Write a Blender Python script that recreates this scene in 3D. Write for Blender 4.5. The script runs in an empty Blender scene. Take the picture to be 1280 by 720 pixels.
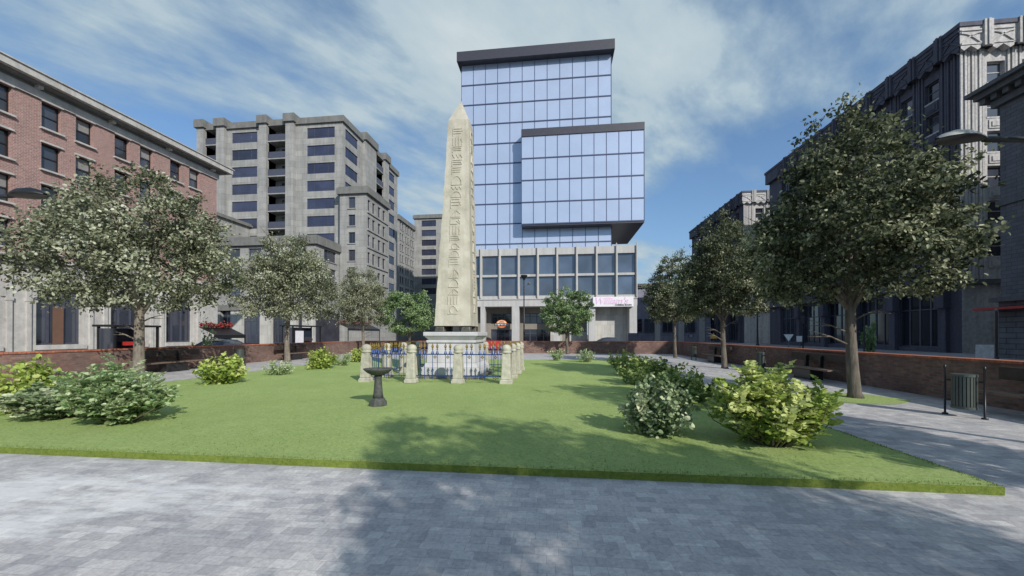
import bpy, math, random
import numpy as np
from math import sin, cos, pi, radians, sqrt, atan2
random.seed(7)
sc = bpy.context.scene
COL = bpy.data.collections.new('scene'); sc.collection.children.link(COL)

# ---------------------------------------------------------------- materials
def newmat(name):
    m = bpy.data.materials.new(name); m.use_nodes = True
    nt = m.node_tree; nt.nodes.clear()
    out = nt.nodes.new('ShaderNodeOutputMaterial'); b = nt.nodes.new('ShaderNodeBsdfPrincipled')
    nt.links.new(b.outputs[0], out.inputs[0])
    return m, nt, b, out
def N(nt, t, **k):
    n = nt.nodes.new(t)
    for a, v in k.items():
        if a.startswith('i_'): n.inputs[a[2:].replace('_', ' ')].default_value = v
        else: setattr(n, a, v)
    return n
def ramp(nt, fac, stops):
    r = nt.nodes.new('ShaderNodeValToRGB'); e = r.color_ramp.elements
    while len(e) > 1: e.remove(e[-1])
    e[0].position = stops[0][0]; e[0].color = tuple(stops[0][1]) + (1,)
    for p, c in stops[1:]:
        x = e.new(p); x.color = tuple(c) + (1,)
    nt.links.new(fac, r.inputs[0]); return r.outputs[0]
def mixc(nt, fac, a, b, mode='MIX'):
    m = nt.nodes.new('ShaderNodeMix'); m.data_type = 'RGBA'; m.blend_type = mode
    for s, v in ((m.inputs[0], fac), (m.inputs[6], a), (m.inputs[7], b)):
        if hasattr(v, 'is_linked') or isinstance(v, bpy.types.NodeSocket): nt.links.new(v, s)
        elif isinstance(v, (int, float)): s.default_value = v
        else: s.default_value = tuple(v) + (1,)
    return m.outputs[2]
def math_(nt, op, a, b=None, clamp=False):
    m = nt.nodes.new('ShaderNodeMath'); m.operation = op; m.use_clamp = clamp
    for i, v in enumerate((a, b)):
        if v is None: continue
        if isinstance(v, bpy.types.NodeSocket): nt.links.new(v, m.inputs[i])
        else: m.inputs[i].default_value = v
    return m.outputs[0]
def pos(nt):
    return nt.nodes.new('ShaderNodeNewGeometry').outputs['Position']
def noise(nt, vec, scale, detail=4, rough=.55, sc3=None):
    if sc3:
        mp = N(nt, 'ShaderNodeMapping'); mp.inputs['Scale'].default_value = sc3; nt.links.new(vec, mp.inputs[0]); vec = mp.outputs[0]
    n = N(nt, 'ShaderNodeTexNoise'); n.inputs['Scale'].default_value = scale; n.inputs['Detail'].default_value = detail
    n.inputs['Roughness'].default_value = rough; nt.links.new(vec, n.inputs['Vector']); return n.outputs['Fac']
def bump(nt, b, h, strength=.4, dist=.02):
    bp = N(nt, 'ShaderNodeBump'); bp.inputs['Strength'].default_value = strength; bp.inputs['Distance'].default_value = dist
    nt.links.new(h, bp.inputs['Height']); nt.links.new(bp.outputs[0], b.inputs['Normal']); return bp
def wallvec(nt):        # u = x + y, v = z : right for walls along either axis
    s = N(nt, 'ShaderNodeSeparateXYZ'); nt.links.new(pos(nt), s.inputs[0])
    c = N(nt, 'ShaderNodeCombineXYZ'); nt.links.new(math_(nt, 'ADD', s.outputs[0], s.outputs[1]), c.inputs[0]); nt.links.new(s.outputs[2], c.inputs[1])
    return c.outputs[0]
def plain(name, col, rough=.6, metal=0, var=.12, nscale=3, bmp=.0, spec=.5):
    m, nt, b, o = newmat(name)
    n = noise(nt, pos(nt), nscale, 5)
    c = ramp(nt, n, [(.3, [x*(1-var) for x in col]), (.7, [min(1, x*(1+var)) for x in col])])
    nt.links.new(c, b.inputs['Base Color']); b.inputs['Roughness'].default_value = rough; b.inputs['Metallic'].default_value = metal
    b.inputs['Specular IOR Level'].default_value = spec
    if bmp: bump(nt, b, noise(nt, pos(nt), nscale*12, 4), bmp, .01)
    return m
def brickmat(name, c1, c2, mortar, bw, bh, msize, rough=.85, bstr=.4, stain=.5, dirt=(.3, .28, .27), squash=1):
    m, nt, b, o = newmat(name); v = wallvec(nt)
    t = N(nt, 'ShaderNodeTexBrick'); nt.links.new(v, t.inputs['Vector'])
    t.inputs['Scale'].default_value = 1; t.inputs['Brick Width'].default_value = bw; t.inputs['Row Height'].default_value = bh
    t.inputs['Mortar Size'].default_value = msize; t.inputs['Bias'].default_value = 0
    t.inputs['Color1'].default_value = tuple(c1)+(1,); t.inputs['Color2'].default_value = tuple(c2)+(1,); t.inputs['Mortar'].default_value = tuple(mortar)+(1,)
    n = noise(nt, pos(nt), .9, 6, .65)
    c = mixc(nt, math_(nt, 'MULTIPLY', ramp(nt, n, [(.42, (0, 0, 0)), (.7, (1, 1, 1))]), stain), t.outputs[0], [a*d for a, d in zip(c1, dirt)])
    n2 = noise(nt, v, 7, 3)
    c = mixc(nt, .5, c, ramp(nt, n2, [(.3, (.6, .6, .6)), (.7, (1.25, 1.25, 1.25))]), 'MULTIPLY')
    nt.links.new(c, b.inputs['Base Color']); b.inputs['Roughness'].default_value = rough
    bump(nt, b, math_(nt, 'SUBTRACT', noise(nt, pos(nt), 30, 3), t.outputs['Fac']), bstr, .012)
    return m
def stonemat(name, col, col2=None, rough=.85, sc1=1.2, bstr=.35, joint=None, streak=.4):
    m, nt, b, o = newmat(name); v = wallvec(nt)
    col2 = col2 or [x*.72 for x in col]
    n = noise(nt, pos(nt), sc1, 7, .65)
    c = ramp(nt, n, [(.3, col2), (.62, col)])
    st = noise(nt, v, 1.1, 5, .6, (1.6, .12, 1))
    c = mixc(nt, streak, c, ramp(nt, st, [(.35, (.62, .6, .58)), (.6, (1.08, 1.08, 1.08))]), 'MULTIPLY')
    h = noise(nt, pos(nt), 22, 6, .7)
    if joint:
        t = N(nt, 'ShaderNodeTexBrick'); nt.links.new(v, t.inputs['Vector']); t.inputs['Scale'].default_value = 1
        t.inputs['Brick Width'].default_value = joint[0]; t.inputs['Row Height'].default_value = joint[1]; t.inputs['Mortar Size'].default_value = joint[2]
        t.inputs['Color1'].default_value = (1.05, 1.05, 1.05, 1); t.inputs['Color2'].default_value = (.86, .86, .88, 1); t.inputs['Mortar'].default_value = (.45, .45, .47, 1)
        c = mixc(nt, 1.0, c, t.outputs[0], 'MULTIPLY')
        h = math_(nt, 'SUBTRACT', math_(nt, 'MULTIPLY', h, .5), t.outputs['Fac'])
    nt.links.new(c, b.inputs['Base Color']); b.inputs['Roughness'].default_value = rough
    bump(nt, b, h, bstr, .02)
    return m
def glassmat(name, col, rough=.06, metal=.0, spec=.8, wob=.0, rand=0, flat=False):
    m, nt, b, o = newmat(name)
    n = noise(nt, pos(nt), .35, 2)
    c = ramp(nt, n, [(.35, [x*(.97 if flat else .8) for x in col]), (.65, [x*(1.03 if flat else 1.15) for x in col])])
    if rand:
        oi = N(nt, 'ShaderNodeObjectInfo')
        c = mixc(nt, 1.0, c, ramp(nt, oi.outputs['Random'], [(0, [1-rand]*3), (1, [1+rand]*3)]), 'MULTIPLY')
    nt.links.new(c, b.inputs['Base Color']); b.inputs['Roughness'].default_value = rough; b.inputs['Metallic'].default_value = metal
    b.inputs['Specular IOR Level'].default_value = spec
    if wob: bump(nt, b, noise(nt, pos(nt), .8, 2), wob, .02)
    return m
M = {}
# paving: small grey pavers of mixed tone
def paving():
    m, nt, b, o = newmat('paving'); p = pos(nt)
    mp = N(nt, 'ShaderNodeMapping'); mp.inputs['Rotation'].default_value = (0, 0, radians(-1.5)); nt.links.new(p, mp.inputs[0]); p = mp.outputs[0]
    def br(w, h, off, a, bcol, mort):
        t = N(nt, 'ShaderNodeTexBrick'); nt.links.new(p, t.inputs['Vector']); t.offset = off; t.squash = .68; t.squash_frequency = 3
        t.inputs['Scale'].default_value = 1; t.inputs['Brick Width'].default_value = w; t.inputs['Row Height'].default_value = h
        t.inputs['Mortar Size'].default_value = .0022; t.inputs['Mortar Smooth'].default_value = .3; t.inputs['Bias'].default_value = 0
        t.inputs['Color1'].default_value = tuple(a)+(1,); t.inputs['Color2'].default_value = tuple(bcol)+(1,); t.inputs['Mortar'].default_value = tuple(mort)+(1,)
        return t
    t = br(.185, .115, .5, (.55, .53, .51), (.39, .375, .375), (.33, .315, .305))
    vo = N(nt, 'ShaderNodeTexVoronoi'); vo.distance = 'CHEBYCHEV'; vo.inputs['Scale'].default_value = 4.2; vo.inputs['Randomness'].default_value = .8
    nt.links.new(p, vo.inputs['Vector'])
    c = mixc(nt, .45, t.outputs[0], ramp(nt, N_sep(nt, vo.outputs['Color']), [(0, (.72, .73, .8)), (.5, (.97, .97, 1)), (1, (1.3, 1.28, 1.26))]), 'MULTIPLY')
    n = noise(nt, p, .45, 5, .6); c = mixc(nt, .6, c, ramp(nt, n, [(.3, (.82, .82, .86)), (.7, (1.14, 1.13, 1.1))]), 'MULTIPLY')
    n3 = noise(nt, p, 26, 5, .7); c = mixc(nt, .85, c, ramp(nt, n3, [(.3, (.72, .72, .74)), (.7, (1.24, 1.24, 1.22))]), 'MULTIPLY')
    # pale streaky patch on the paving at left
    s = N(nt, 'ShaderNodeSeparateXYZ'); nt.links.new(p, s.inputs[0])
    dx = math_(nt, 'DIVIDE', math_(nt, 'ADD', s.outputs[0], 5.3), 2.5); dy = math_(nt, 'DIVIDE', math_(nt, 'ADD', s.outputs[1], -3.55), .75)
    r2 = math_(nt, 'ADD', math_(nt, 'MULTIPLY', dx, dx), math_(nt, 'MULTIPLY', dy, dy))
    bl = noise(nt, p, 1.3, 7, .72, (.7, 2.2, 1))
    k = math_(nt, 'SUBTRACT', math_(nt, 'ADD', math_(nt, 'SUBTRACT', 1.0, r2), math_(nt, 'MULTIPLY', math_(nt, 'SUBTRACT', bl, .47), 7)), .2, True)
    k = math_(nt, 'MULTIPLY', math_(nt, 'MULTIPLY', k, math_(nt, 'LESS_THAN', r2, 2.2)), .5)
    c = mixc(nt, k, c, (.86, .855, .85))
    nt.links.new(c, b.inputs['Base Color']); b.inputs['Roughness'].default_value = .62
    b.inputs['Specular IOR Level'].default_value = .35
    bump(nt, b, math_(nt, 'ADD', math_(nt, 'MULTIPLY', noise(nt, p, 45, 5, .7), .35), math_(nt, 'MULTIPLY', t.outputs['Fac'], -1.2)), .35, .006)
    return m
def N_sep(nt, col):
    s = N(nt, 'ShaderNodeSeparateColor'); nt.links.new(col, s.inputs[0]); return s.outputs[0]
M['paving'] = paving()
def grass(name, a, b_, c_, edge=False):
    m, nt, b, o = newmat(name); p = pos(nt)
    n1 = noise(nt, p, .5, 5, .6); n2 = noise(nt, p, 24, 6, .85, (1, 1, 1)); n4 = noise(nt, p, 4.5, 4, .7)
    c = ramp(nt, n1, [(.32, a), (.68, b_)])
    c = mixc(nt, .8, c, ramp(nt, n2, [(.32, (.45, .55, .4)), (.5, (1, 1, 1)), (.68, (1.5, 1.4, 1.35))]), 'MULTIPLY')
    c = mixc(nt, .5, c, ramp(nt, n4, [(.3, (.84, .88, .8)), (.7, (1.12, 1.1, 1.1))]), 'MULTIPLY')
    dry = noise(nt, p, 1.1, 6, .7)
    c = mixc(nt, math_(nt, 'MULTIPLY', ramp(nt, dry, [(.56, (0, 0, 0)), (.72, (1, 1, 1))]), .35), c, c_)
    nt.links.new(c, b.inputs['Base Color']); b.inputs['Roughness'].default_value = .9; b.inputs['Specular IOR Level'].default_value = .15
    bump(nt, b, noise(nt, p, 70, 3, .8), .8, .03)
    return m
M['grass'] = grass('grass', (.32, .415, .145), (.375, .475, .175), (.45, .49, .25))
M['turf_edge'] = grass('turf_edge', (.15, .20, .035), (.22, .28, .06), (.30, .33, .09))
M['asphalt'] = plain('asphalt', (.10, .10, .105), .9, bmp=.3)
M['kerbstone'] = plain('kerbstone', (.27, .27, .28), .85, bmp=.2)
M['brick_park'] = brickmat('brick_park', (.29, .165, .125), (.16, .09, .07), (.19, .16, .145), .23, .078, .011, stain=.75, dirt=(.35, .36, .42), bstr=.8)
M['coping'] = brickmat('coping', (.52, .17, .085), (.36, .12, .07), (.16, .11, .1), .11, .5, .008, stain=.4)
M['brick_red'] = brickmat('brick_red', (.36, .185, .155), (.235, .125, .115), (.37, .30, .275), .27, .1, .016, stain=.16, bstr=.3)
M['limestone'] = stonemat('limestone', (.48, .46, .43), (.36, .345, .33), joint=None, sc1=3)
M['limestone_rust'] = stonemat('limestone_rust', (.48, .46, .43), (.40, .385, .365), joint=(1.1, .42, .02), sc1=4)
M['concrete'] = stonemat('concrete', (.33, .33, .315), (.265, .265, .255), joint=(2.6, 1.08, .014), sc1=.7, streak=.45)
M['concrete_dark'] = stonemat('concrete_dark', (.19, .19, .18), (.14, .14, .135), sc1=1)
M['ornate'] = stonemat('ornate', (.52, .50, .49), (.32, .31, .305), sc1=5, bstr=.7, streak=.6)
M['ornate_sooty'] = stonemat('ornate_sooty', (.09, .09, .12), (.058, .058, .082), sc1=5, bstr=.7, streak=.6)  # ornate stone again, with the street side's blue shade painted into its colour
M['ornate_dark'] = stonemat('ornate_dark', (.12, .12, .125), (.08, .08, .085), sc1=4, bstr=.7)
M['block_grey'] = stonemat('block_grey', (.14, .14, .155), (.11, .11, .12), joint=(.62, .26, .014), sc1=1.5)
M['rust_grey'] = stonemat('rust_grey', (.15, .15, .16), (.105, .105, .115), joint=(1.1, .36, .03), sc1=1.5, bstr=.7)
M['podium'] = stonemat('podium', (.47, .465, .455), (.41, .405, .40), sc1=.6, streak=.35, bstr=.15)
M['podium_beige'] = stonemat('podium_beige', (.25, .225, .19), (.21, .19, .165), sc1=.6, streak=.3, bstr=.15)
M['render_white'] = stonemat('render_white', (.50, .49, .455), (.43, .42, .39), joint=(1.0, 1.6, .012), sc1=.8, streak=.3, bstr=.15)
M['fascia'] = plain('fascia', (.045, .045, .06), .45)
M['curtain'] = glassmat('curtain', (.43, .505, .665), .26, .28, rand=.012, flat=True)
M['mullion'] = plain('mullion', (.05, .065, .13), .4)
M['glass_dark'] = glassmat('glass_dark', (.035, .04, .055), .05, 0, .9, rand=.6)
M['glass_blue'] = glassmat('glass_blue', (.055, .06, .10), .12, .35, .8, rand=.25)
M['glass_pod'] = glassmat('glass_pod', (.12, .15, .20), .06, .45, .8, rand=.12)
M['blind'] = plain('blind', (.23, .22, .21), .6)
M['wall_shadow'] = stonemat('wall_shadow', (.27, .27, .34), (.22, .22, .29), sc1=.8, joint=(2, 1.4, .02))  # violet shade and distance haze put into the far wall's colour
M['metal_black'] = plain('metal_black', (.018, .019, .021), .38, .3, spec=.6)
M['metal_grey'] = plain('metal_grey', (.17, .175, .18), .45, .5)
M['lamp_top'] = plain('lamp_top', (.34, .34, .32), .5, .2)
M['lamp_glass'] = plain('lamp_glass', (.02, .02, .022), .3)
M['balcony'] = plain('balcony', (.075, .08, .11), .4, .2)
M['obelisk'] = stonemat('obelisk', (.54, .505, .42), (.385, .36, .285), sc1=2.0, bstr=.8, streak=.5)
M['pedestal'] = stonemat('pedestal', (.54, .53, .54), (.44, .44, .455), sc1=1.4, bstr=.25, streak=.25)
M['post_stone'] = stonemat('post_stone', (.51, .49, .40), (.34, .325, .26), sc1=6, bstr=.8, streak=.5)
M['bronze'] = plain('bronze', (.09, .085, .07), .6, .4, .4, 9)
M['rail_blue'] = plain('rail_blue', (.01, .048, .18), .4, .1)
M['gold'] = plain('gold', (.20, .14, .035), .5, .4, .35, 30)
M['lead'] = plain('lead', (.075, .078, .072), .75, .1, .35, 14, .5)
M['wood'] = plain('wood', (.16, .11, .08), .7, 0, .35, 6, .3)
M['wood_dark'] = plain('wood_dark', (.05, .035, .03), .7, 0, .3, 6, .3)
M['bin_green'] = plain('bin_green', (.075, .09, .08), .5, .3)
M['red'] = plain('red', (.42, .03, .025), .5, 0, .15)
M['sign_white'] = plain('sign_white', (.74, .72, .76), .5, 0, .04)
M['pink'] = plain('pink', (.80, .56, .76), .4, 0, .1)
M['text_dark'] = plain('text_dark', (.12, .12, .13), .5)
M['orange'] = plain('orange', (.72, .19, .05), .4)
M['cream'] = plain('cream', (.80, .62, .40), .4)
M['white'] = plain('white', (.8, .8, .8), .5, 0, .04)
M['yellow'] = plain('yellow', (.65, .36, .02), .5)
M['car_paint'] = plain('car_paint', (.02, .02, .025), .22, .2, spec=.9)
M['tyre'] = plain('tyre', (.02, .02, .02), .8)
M['interior'] = plain('interior', (.03, .03, .045), .8, 0, .5, .7)
M['brown_door'] = plain('brown_door', (.14, .075, .05), .6)
M['water'] = glassmat('water', (.02, .03, .03), .03)
def barkmat(name, a, b_):
    m, nt, b, o = newmat(name); p = pos(nt)
    n = noise(nt, p, 9, 7, .7, (1, 1, .22)); c = ramp(nt, n, [(.3, a), (.68, b_)])
    c = mixc(nt, .4, c, ramp(nt, noise(nt, p, 2.2, 4), [(.35, (.7, .72, .66)), (.65, (1.15, 1.12, 1.1))]), 'MULTIPLY')
    nt.links.new(c, b.inputs['Base Color']); b.inputs['Roughness'].default_value = .9; bump(nt, b, n, 1, .05); return m
M['bark'] = barkmat('bark', (.085, .07, .055), (.27, .235, .19))
M['bark_dark'] = barkmat('bark_dark', (.06, .05, .04), (.20, .17, .14))
M['twig'] = plain('twig', (.12, .10, .06), .9)
def leafmat(name, stops, trans=.3, rough=.55, spec=.22):
    m, nt, b, o = newmat(name)
    at = N(nt, 'ShaderNodeAttribute'); at.attribute_name = 'tone'
    c = ramp(nt, at.outputs['Fac'], stops)
    nt.links.new(c, b.inputs['Base Color']); b.inputs['Roughness'].default_value = rough; b.inputs['Specular IOR Level'].default_value = spec
    t = N(nt, 'ShaderNodeBsdfTranslucent'); nt.links.new(mixc(nt, .5, c, (.25, .32, .05), 'MULTIPLY') if False else c, t.inputs[0])
    mx = N(nt, 'ShaderNodeMixShader'); mx.inputs[0].default_value = trans
    nt.links.new(b.outputs[0], mx.inputs[1]); nt.links.new(t.outputs[0], mx.inputs[2]); nt.links.new(mx.outputs[0], o.inputs[0])
    return m
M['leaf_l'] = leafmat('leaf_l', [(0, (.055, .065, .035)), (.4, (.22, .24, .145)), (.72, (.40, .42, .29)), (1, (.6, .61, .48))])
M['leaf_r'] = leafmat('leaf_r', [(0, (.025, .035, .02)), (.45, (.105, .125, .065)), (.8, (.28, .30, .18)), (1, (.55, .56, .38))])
M['leaf_b'] = leafmat('leaf_b', [(0, (.07, .12, .05)), (.5, (.21, .31, .13)), (1, (.40, .50, .26))])
M['leaf_yel'] = leafmat('leaf_yel', [(0, (.07, .12, .02)), (.4, (.27, .37, .07)), (.8, (.45, .53, .13)), (1, (.6, .64, .26))])
M['leaf_pale'] = leafmat('leaf_pale', [(0, (.08, .13, .045)), (.4, (.26, .37, .16)), (.8, (.42, .53, .27)), (1, (.62, .68, .45))])
M['leaf_white'] = leafmat('leaf_white', [(0, (.035, .065, .025)), (.45, (.15, .22, .10)), (.8, (.34, .42, .23)), (1, (.64, .67, .46))])
M['leaf_deep'] = leafmat('leaf_deep', [(0, (.03, .06, .02)), (.5, (.11, .18, .05)), (.85, (.25, .34, .10)), (1, (.48, .54, .2))])
M['flower'] = leafmat('flower', [(0, (.04, .06, .02)), (.45, (.25, .03, .03)), (1, (.55, .12, .12))])

# ---------------------------------------------------------------- mesh helpers
def tag(o, label=None, cat=None, group=None, kind=None):
    for k, v in (('label', label), ('category', cat), ('group', group), ('kind', kind)):
        if v: o[k] = v
    return o
def thing(name, label, cat, loc=(0, 0, 0), rz=0, group=None):
    o = bpy.data.objects.new(name, None); COL.objects.link(o); o.empty_display_size = .2
    o.location = loc; o.rotation_euler = (0, 0, rz); return tag(o, label, cat, group)
def rootloc(p):
    while p.parent: p = p.parent
    return p.location
class MB:
    def __init__(s): s.v = []; s.f = []; s.tone = None
    def add(s, vs, fs):
        n = len(s.v); s.v += [tuple(map(float, v)) for v in vs]; s.f += [tuple(n+i for i in f) for f in fs]; return s
    def quad(s, a, b, c, d): return s.add([a, b, c, d], [(0, 1, 2, 3)])
    def box(s, x0, y0, z0, x1, y1, z1):
        if x0 > x1: x0, x1 = x1, x0
        if y0 > y1: y0, y1 = y1, y0
        if z0 > z1: z0, z1 = z1, z0
        return s.add([(x0,y0,z0),(x1,y0,z0),(x1,y1,z0),(x0,y1,z0),(x0,y0,z1),(x1,y0,z1),(x1,y1,z1),(x0,y1,z1)],
              [(0,3,2,1),(4,5,6,7),(0,1,5,4),(1,2,6,5),(2,3,7,6),(3,0,4,7)])
    def frustum(s, cx, cy, z0, z1, a0, b0, a1, b1):   # half sizes
        return s.add([(cx-a0,cy-b0,z0),(cx+a0,cy-b0,z0),(cx+a0,cy+b0,z0),(cx-a0,cy+b0,z0),(cx-a1,cy-b1,z1),(cx+a1,cy-b1,z1),(cx+a1,cy+b1,z1),(cx-a1,cy+b1,z1)],
              [(0,3,2,1),(4,5,6,7),(0,1,5,4),(1,2,6,5),(2,3,7,6),(3,0,4,7)])
    def lathe(s, prof, cx=0, cy=0, n=20, wob=0):
        vs = []
        for r, z in prof:
            for i in range(n):
                a = 2*pi*i/n; rr = r*(1+wob*sin(3*a+z*5)); vs.append((cx+rr*cos(a), cy+rr*sin(a), z))
        fs = [(j*n+i, j*n+(i+1) % n, (j+1)*n+(i+1) % n, (j+1)*n+i) for j in range(len(prof)-1) for i in range(n)]
        fs.append(tuple(range(n-1, -1, -1))); fs.append(tuple((len(prof)-1)*n+i for i in range(n)))
        return s.add(vs, fs)
    def tube(s, pts, rad, n=8, cap=True):
        pts = [np.array(p, float) for p in pts]; vs = []
        if not hasattr(rad, '__len__'): rad = [rad]*len(pts)
        prev = None
        for k, p in enumerate(pts):
            d = pts[min(k+1, len(pts)-1)]-pts[max(k-1, 0)]; d = d/(np.linalg.norm(d)+1e-9)
            if prev is None:
                u = np.cross(d, (0, 0, 1)) if abs(d[2]) < .9 else np.cross(d, (1, 0, 0))
            else: u = prev-d*np.dot(prev, d)
            u = u/(np.linalg.norm(u)+1e-9); w = np.cross(d, u); prev = u
            for i in range(n):
                a = 2*pi*i/n; vs.append(tuple(p+(u*cos(a)+w*sin(a))*rad[k]))
        m = len(pts); fs = [(j*n+i, j*n+(i+1) % n, (j+1)*n+(i+1) % n, (j+1)*n+i) for j in range(m-1) for i in range(n)]
        if cap: fs += [tuple(range(n-1, -1, -1)), tuple((m-1)*n+i for i in range(n))]
        return s.add(vs, fs)
    def mesh(s, name):
        me = bpy.data.meshes.new(name); me.from_pydata(s.v, [], s.f); me.update(); return me
    def build(s, name, mat, parent=None, world=False, smooth=False, bevel=0):
        me = s.mesh(name)
        if world and parent is not None:
            L = rootloc(parent); me.transform(__import__('mathutils').Matrix.Translation(-L))
        return link(name, me, mat, parent, smooth, bevel)
def link(name, me, mat, parent=None, smooth=False, bevel=0):
    if mat is not None and not me.materials: me.materials.append(M[mat])
    o = bpy.data.objects.new(name, me); COL.objects.link(o)
    if parent is not None: o.parent = parent
    if smooth: me.polygons.foreach_set('use_smooth', [True]*len(me.polygons))
    if bevel:
        b = o.modifiers.new('b', 'BEVEL'); b.width = bevel; b.segments = 2; b.limit_method = 'ANGLE'; b.angle_limit = radians(40)
    return o
def dup(root, loc=None, rz=None, label=None, scale=None, group=None):
    r = root.copy(); COL.objects.link(r)
    if loc is not None: r.location = loc
    if rz is not None: r.rotation_euler = (0, 0, rz)
    if scale is not None: r.scale = (scale if hasattr(scale, '__len__') else (scale,)*3)
    if label: r['label'] = label
    if group: r['group'] = group
    for ch in list(root.children):
        c = ch.copy(); COL.objects.link(c); c.parent = r
        for g in ch.children:
            d = g.copy(); COL.objects.link(d); d.parent = c
    return r
def structure(name, mb, mat, **k): return tag(mb.build(name, mat, **k), kind='structure')
# plane mapper: u along the facade, z up, d into the wall
def PM(face, plane):
    if face == 'y-': return lambda u, z, d=0: (u, plane+d, z)
    if face == 'x+': return lambda u, z, d=0: (plane-d, u, z)
    if face == 'x-': return lambda u, z, d=0: (plane+d, u, z)
    return lambda u, z, d=0: (u, plane-d, z)
RZ = {'y-': 0, 'x+': pi/2, 'x-': -pi/2, 'y+': pi}
def facade(mb, face, plane, u0, u1, z0, z1, ops=(), depth=.3):
    P = PM(face, plane)
    us = sorted({u0, u1} | {o[0] for o in ops} | {o[1] for o in ops}); zs = sorted({z0, z1} | {o[2] for o in ops} | {o[3] for o in ops})
    us = [u for u in us if u0 <= u <= u1]; zs = [z for z in zs if z0 <= z <= z1]
    for a, b in zip(us, us[1:]):
        for c, d in zip(zs, zs[1:]):
            mu, mz = (a+b)/2, (c+d)/2
            if any(o[0] < mu < o[1] and o[2] < mz < o[3] for o in ops): continue
            mb.quad(P(a, c), P(b, c), P(b, d), P(a, d))
    for (a, b, c, d) in [o[:4] for o in ops]:
        mb.quad(P(a, c), P(a, d), P(a, d, depth), P(a, c, depth)); mb.quad(P(b, c), P(b, d), P(b, d, depth), P(b, c, depth))
        mb.quad(P(a, d), P(b, d), P(b, d, depth), P(a, d, depth)); mb.quad(P(a, c), P(b, c), P(b, c, depth), P(a, c, depth))
def fbox(mb, face, plane, u0, u1, z0, z1, out, back=.0):  # box proud of the facade by `out`, sunk by `back`
    P = PM(face, plane); a = P(u0, z0, -out); b = P(u1, z1, back); mb.box(*a, *b)
def shell(mb, x0, y0, x1, y1, z0, z1, skip=''):
    if 'y-' not in skip: mb.quad((x0,y0,z0),(x1,y0,z0),(x1,y0,z1),(x0,y0,z1))
    if 'y+' not in skip: mb.quad((x0,y1,z0),(x1,y1,z0),(x1,y1,z1),(x0,y1,z1))
    if 'x-' not in skip: mb.quad((x0,y0,z0),(x0,y1,z0),(x0,y1,z1),(x0,y0,z1))
    if 'x+' not in skip: mb.quad((x1,y0,z0),(x1,y1,z0),(x1,y1,z1),(x1,y0,z1))
    mb.quad((x0,y0,z1),(x1,y0,z1),(x1,y1,z1),(x0,y1,z1))
# windows: shared meshes; local origin bottom centre, facing -y
WC = {}
def winmeshes(kind, w, h):
    k = (kind, round(w, 2), round(h, 2))
    if k in WC: return WC[k]
    fr = MB(); pn = MB(); ex = []; a = w/2; t = .06
    def frame(t, y0=.05, y1=.14):
        fr.box(-a, y0, 0, -a+t, y1, h); fr.box(a-t, y0, 0, a, y1, h); fr.box(-a+t, y0, 0, a-t, y1, t); fr.box(-a+t, y0, h-t, a-t, y1, h)
    if kind == 'sash':
        frame(.07); fr.box(-a+.07, .03, h*.48, a-.07, .12, h*.48+.07)
        pn.box(-a+.05, .09, .05, a-.05, .1, h-.05)
        bl = MB(); f = random.choice((.0, .3, .42)); bl.box(-a+.07, .085, h*.55, a-.07, .0885, h-.07); ex.append(('blind', bl.mesh('blind'), 'blind'))
        si = MB(); si.box(-a-.12, -.4, -.12, a+.12, .05, -.005); ex.append(('sill', si.mesh('sill'), 'limestone'))
        li = MB(); li.box(-a-.08, -.34, h+.005, a+.08, -.2, h+.12); ex.append(('lintel', li.mesh('lintel'), 'limestone'))
        fm, pm = 'metal_black', 'glass_dark'
    elif kind == 'strip':
        frame(.05, .02, .08)
        for q in (-.25, .25): fr.box(q*w-.02, .03, .05, q*w+.02, .08, h-.05)
        fr.box(-a+.05, .035, h*.25, a-.05, .08, h*.25+.035)
        pn.box(-a+.03, .06, .03, a-.03, .07, h-.03); fm, pm = 'balcony', 'glass_blue'
    elif kind == 'punched':
        frame(.08, .02, .1); fr.box(-.03, .03, .06, .03, .1, h-.06)
        pn.box(-a+.05, .07, .05, a-.05, .08, h-.05); fm, pm = 'balcony', 'glass_dark'
        si = MB(); si.box(-a-.15, -.35, -.16, a+.15, .0, -.005); ex.append(('sill', si.mesh('sill'), 'concrete'))
    elif kind == 'podium':
        frame(.07, .0, .08); pn.box(-a+.05, .03, .05, a-.05, .04, h-.05); fm, pm = 'metal_grey', 'glass_pod'
    elif kind in ('ornate', 'sooty'):
        frame(.07, .0, .1); fr.box(-a+.05, .01, h*.5, a-.05, .09, h*.5+.07)
        pn.box(-a+.05, .05, .05, a-.05, .06, h-.05); fm, pm = ('ornate' if kind == 'ornate' else 'ornate_dark'), 'glass_dark'
        si = MB(); si.box(-a-.05, -.28, -.14, a+.05, -.005, -.005); ex.append(('sill', si.mesh('sill'), 'ornate'))
    elif kind == 'shop':
        frame(.12, .0, .16); n = max(1, round(w/1.0))
        for i in range(1, n): fr.box(-a+w*i/n-.07, .0, .1, -a+w*i/n+.07, .16, h-.1)
        fr.box(-a+.1, .02, h*.68, a-.1, .15, h*.68+.1)
        pn.box(-a+.05, .07, .05, a-.05, .08, h-.05); fm, pm = 'balcony', 'glass_dark'
    WC[k] = (fr.mesh('window'), pn.mesh('pane'), ex, fm, pm); return WC[k]
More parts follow.
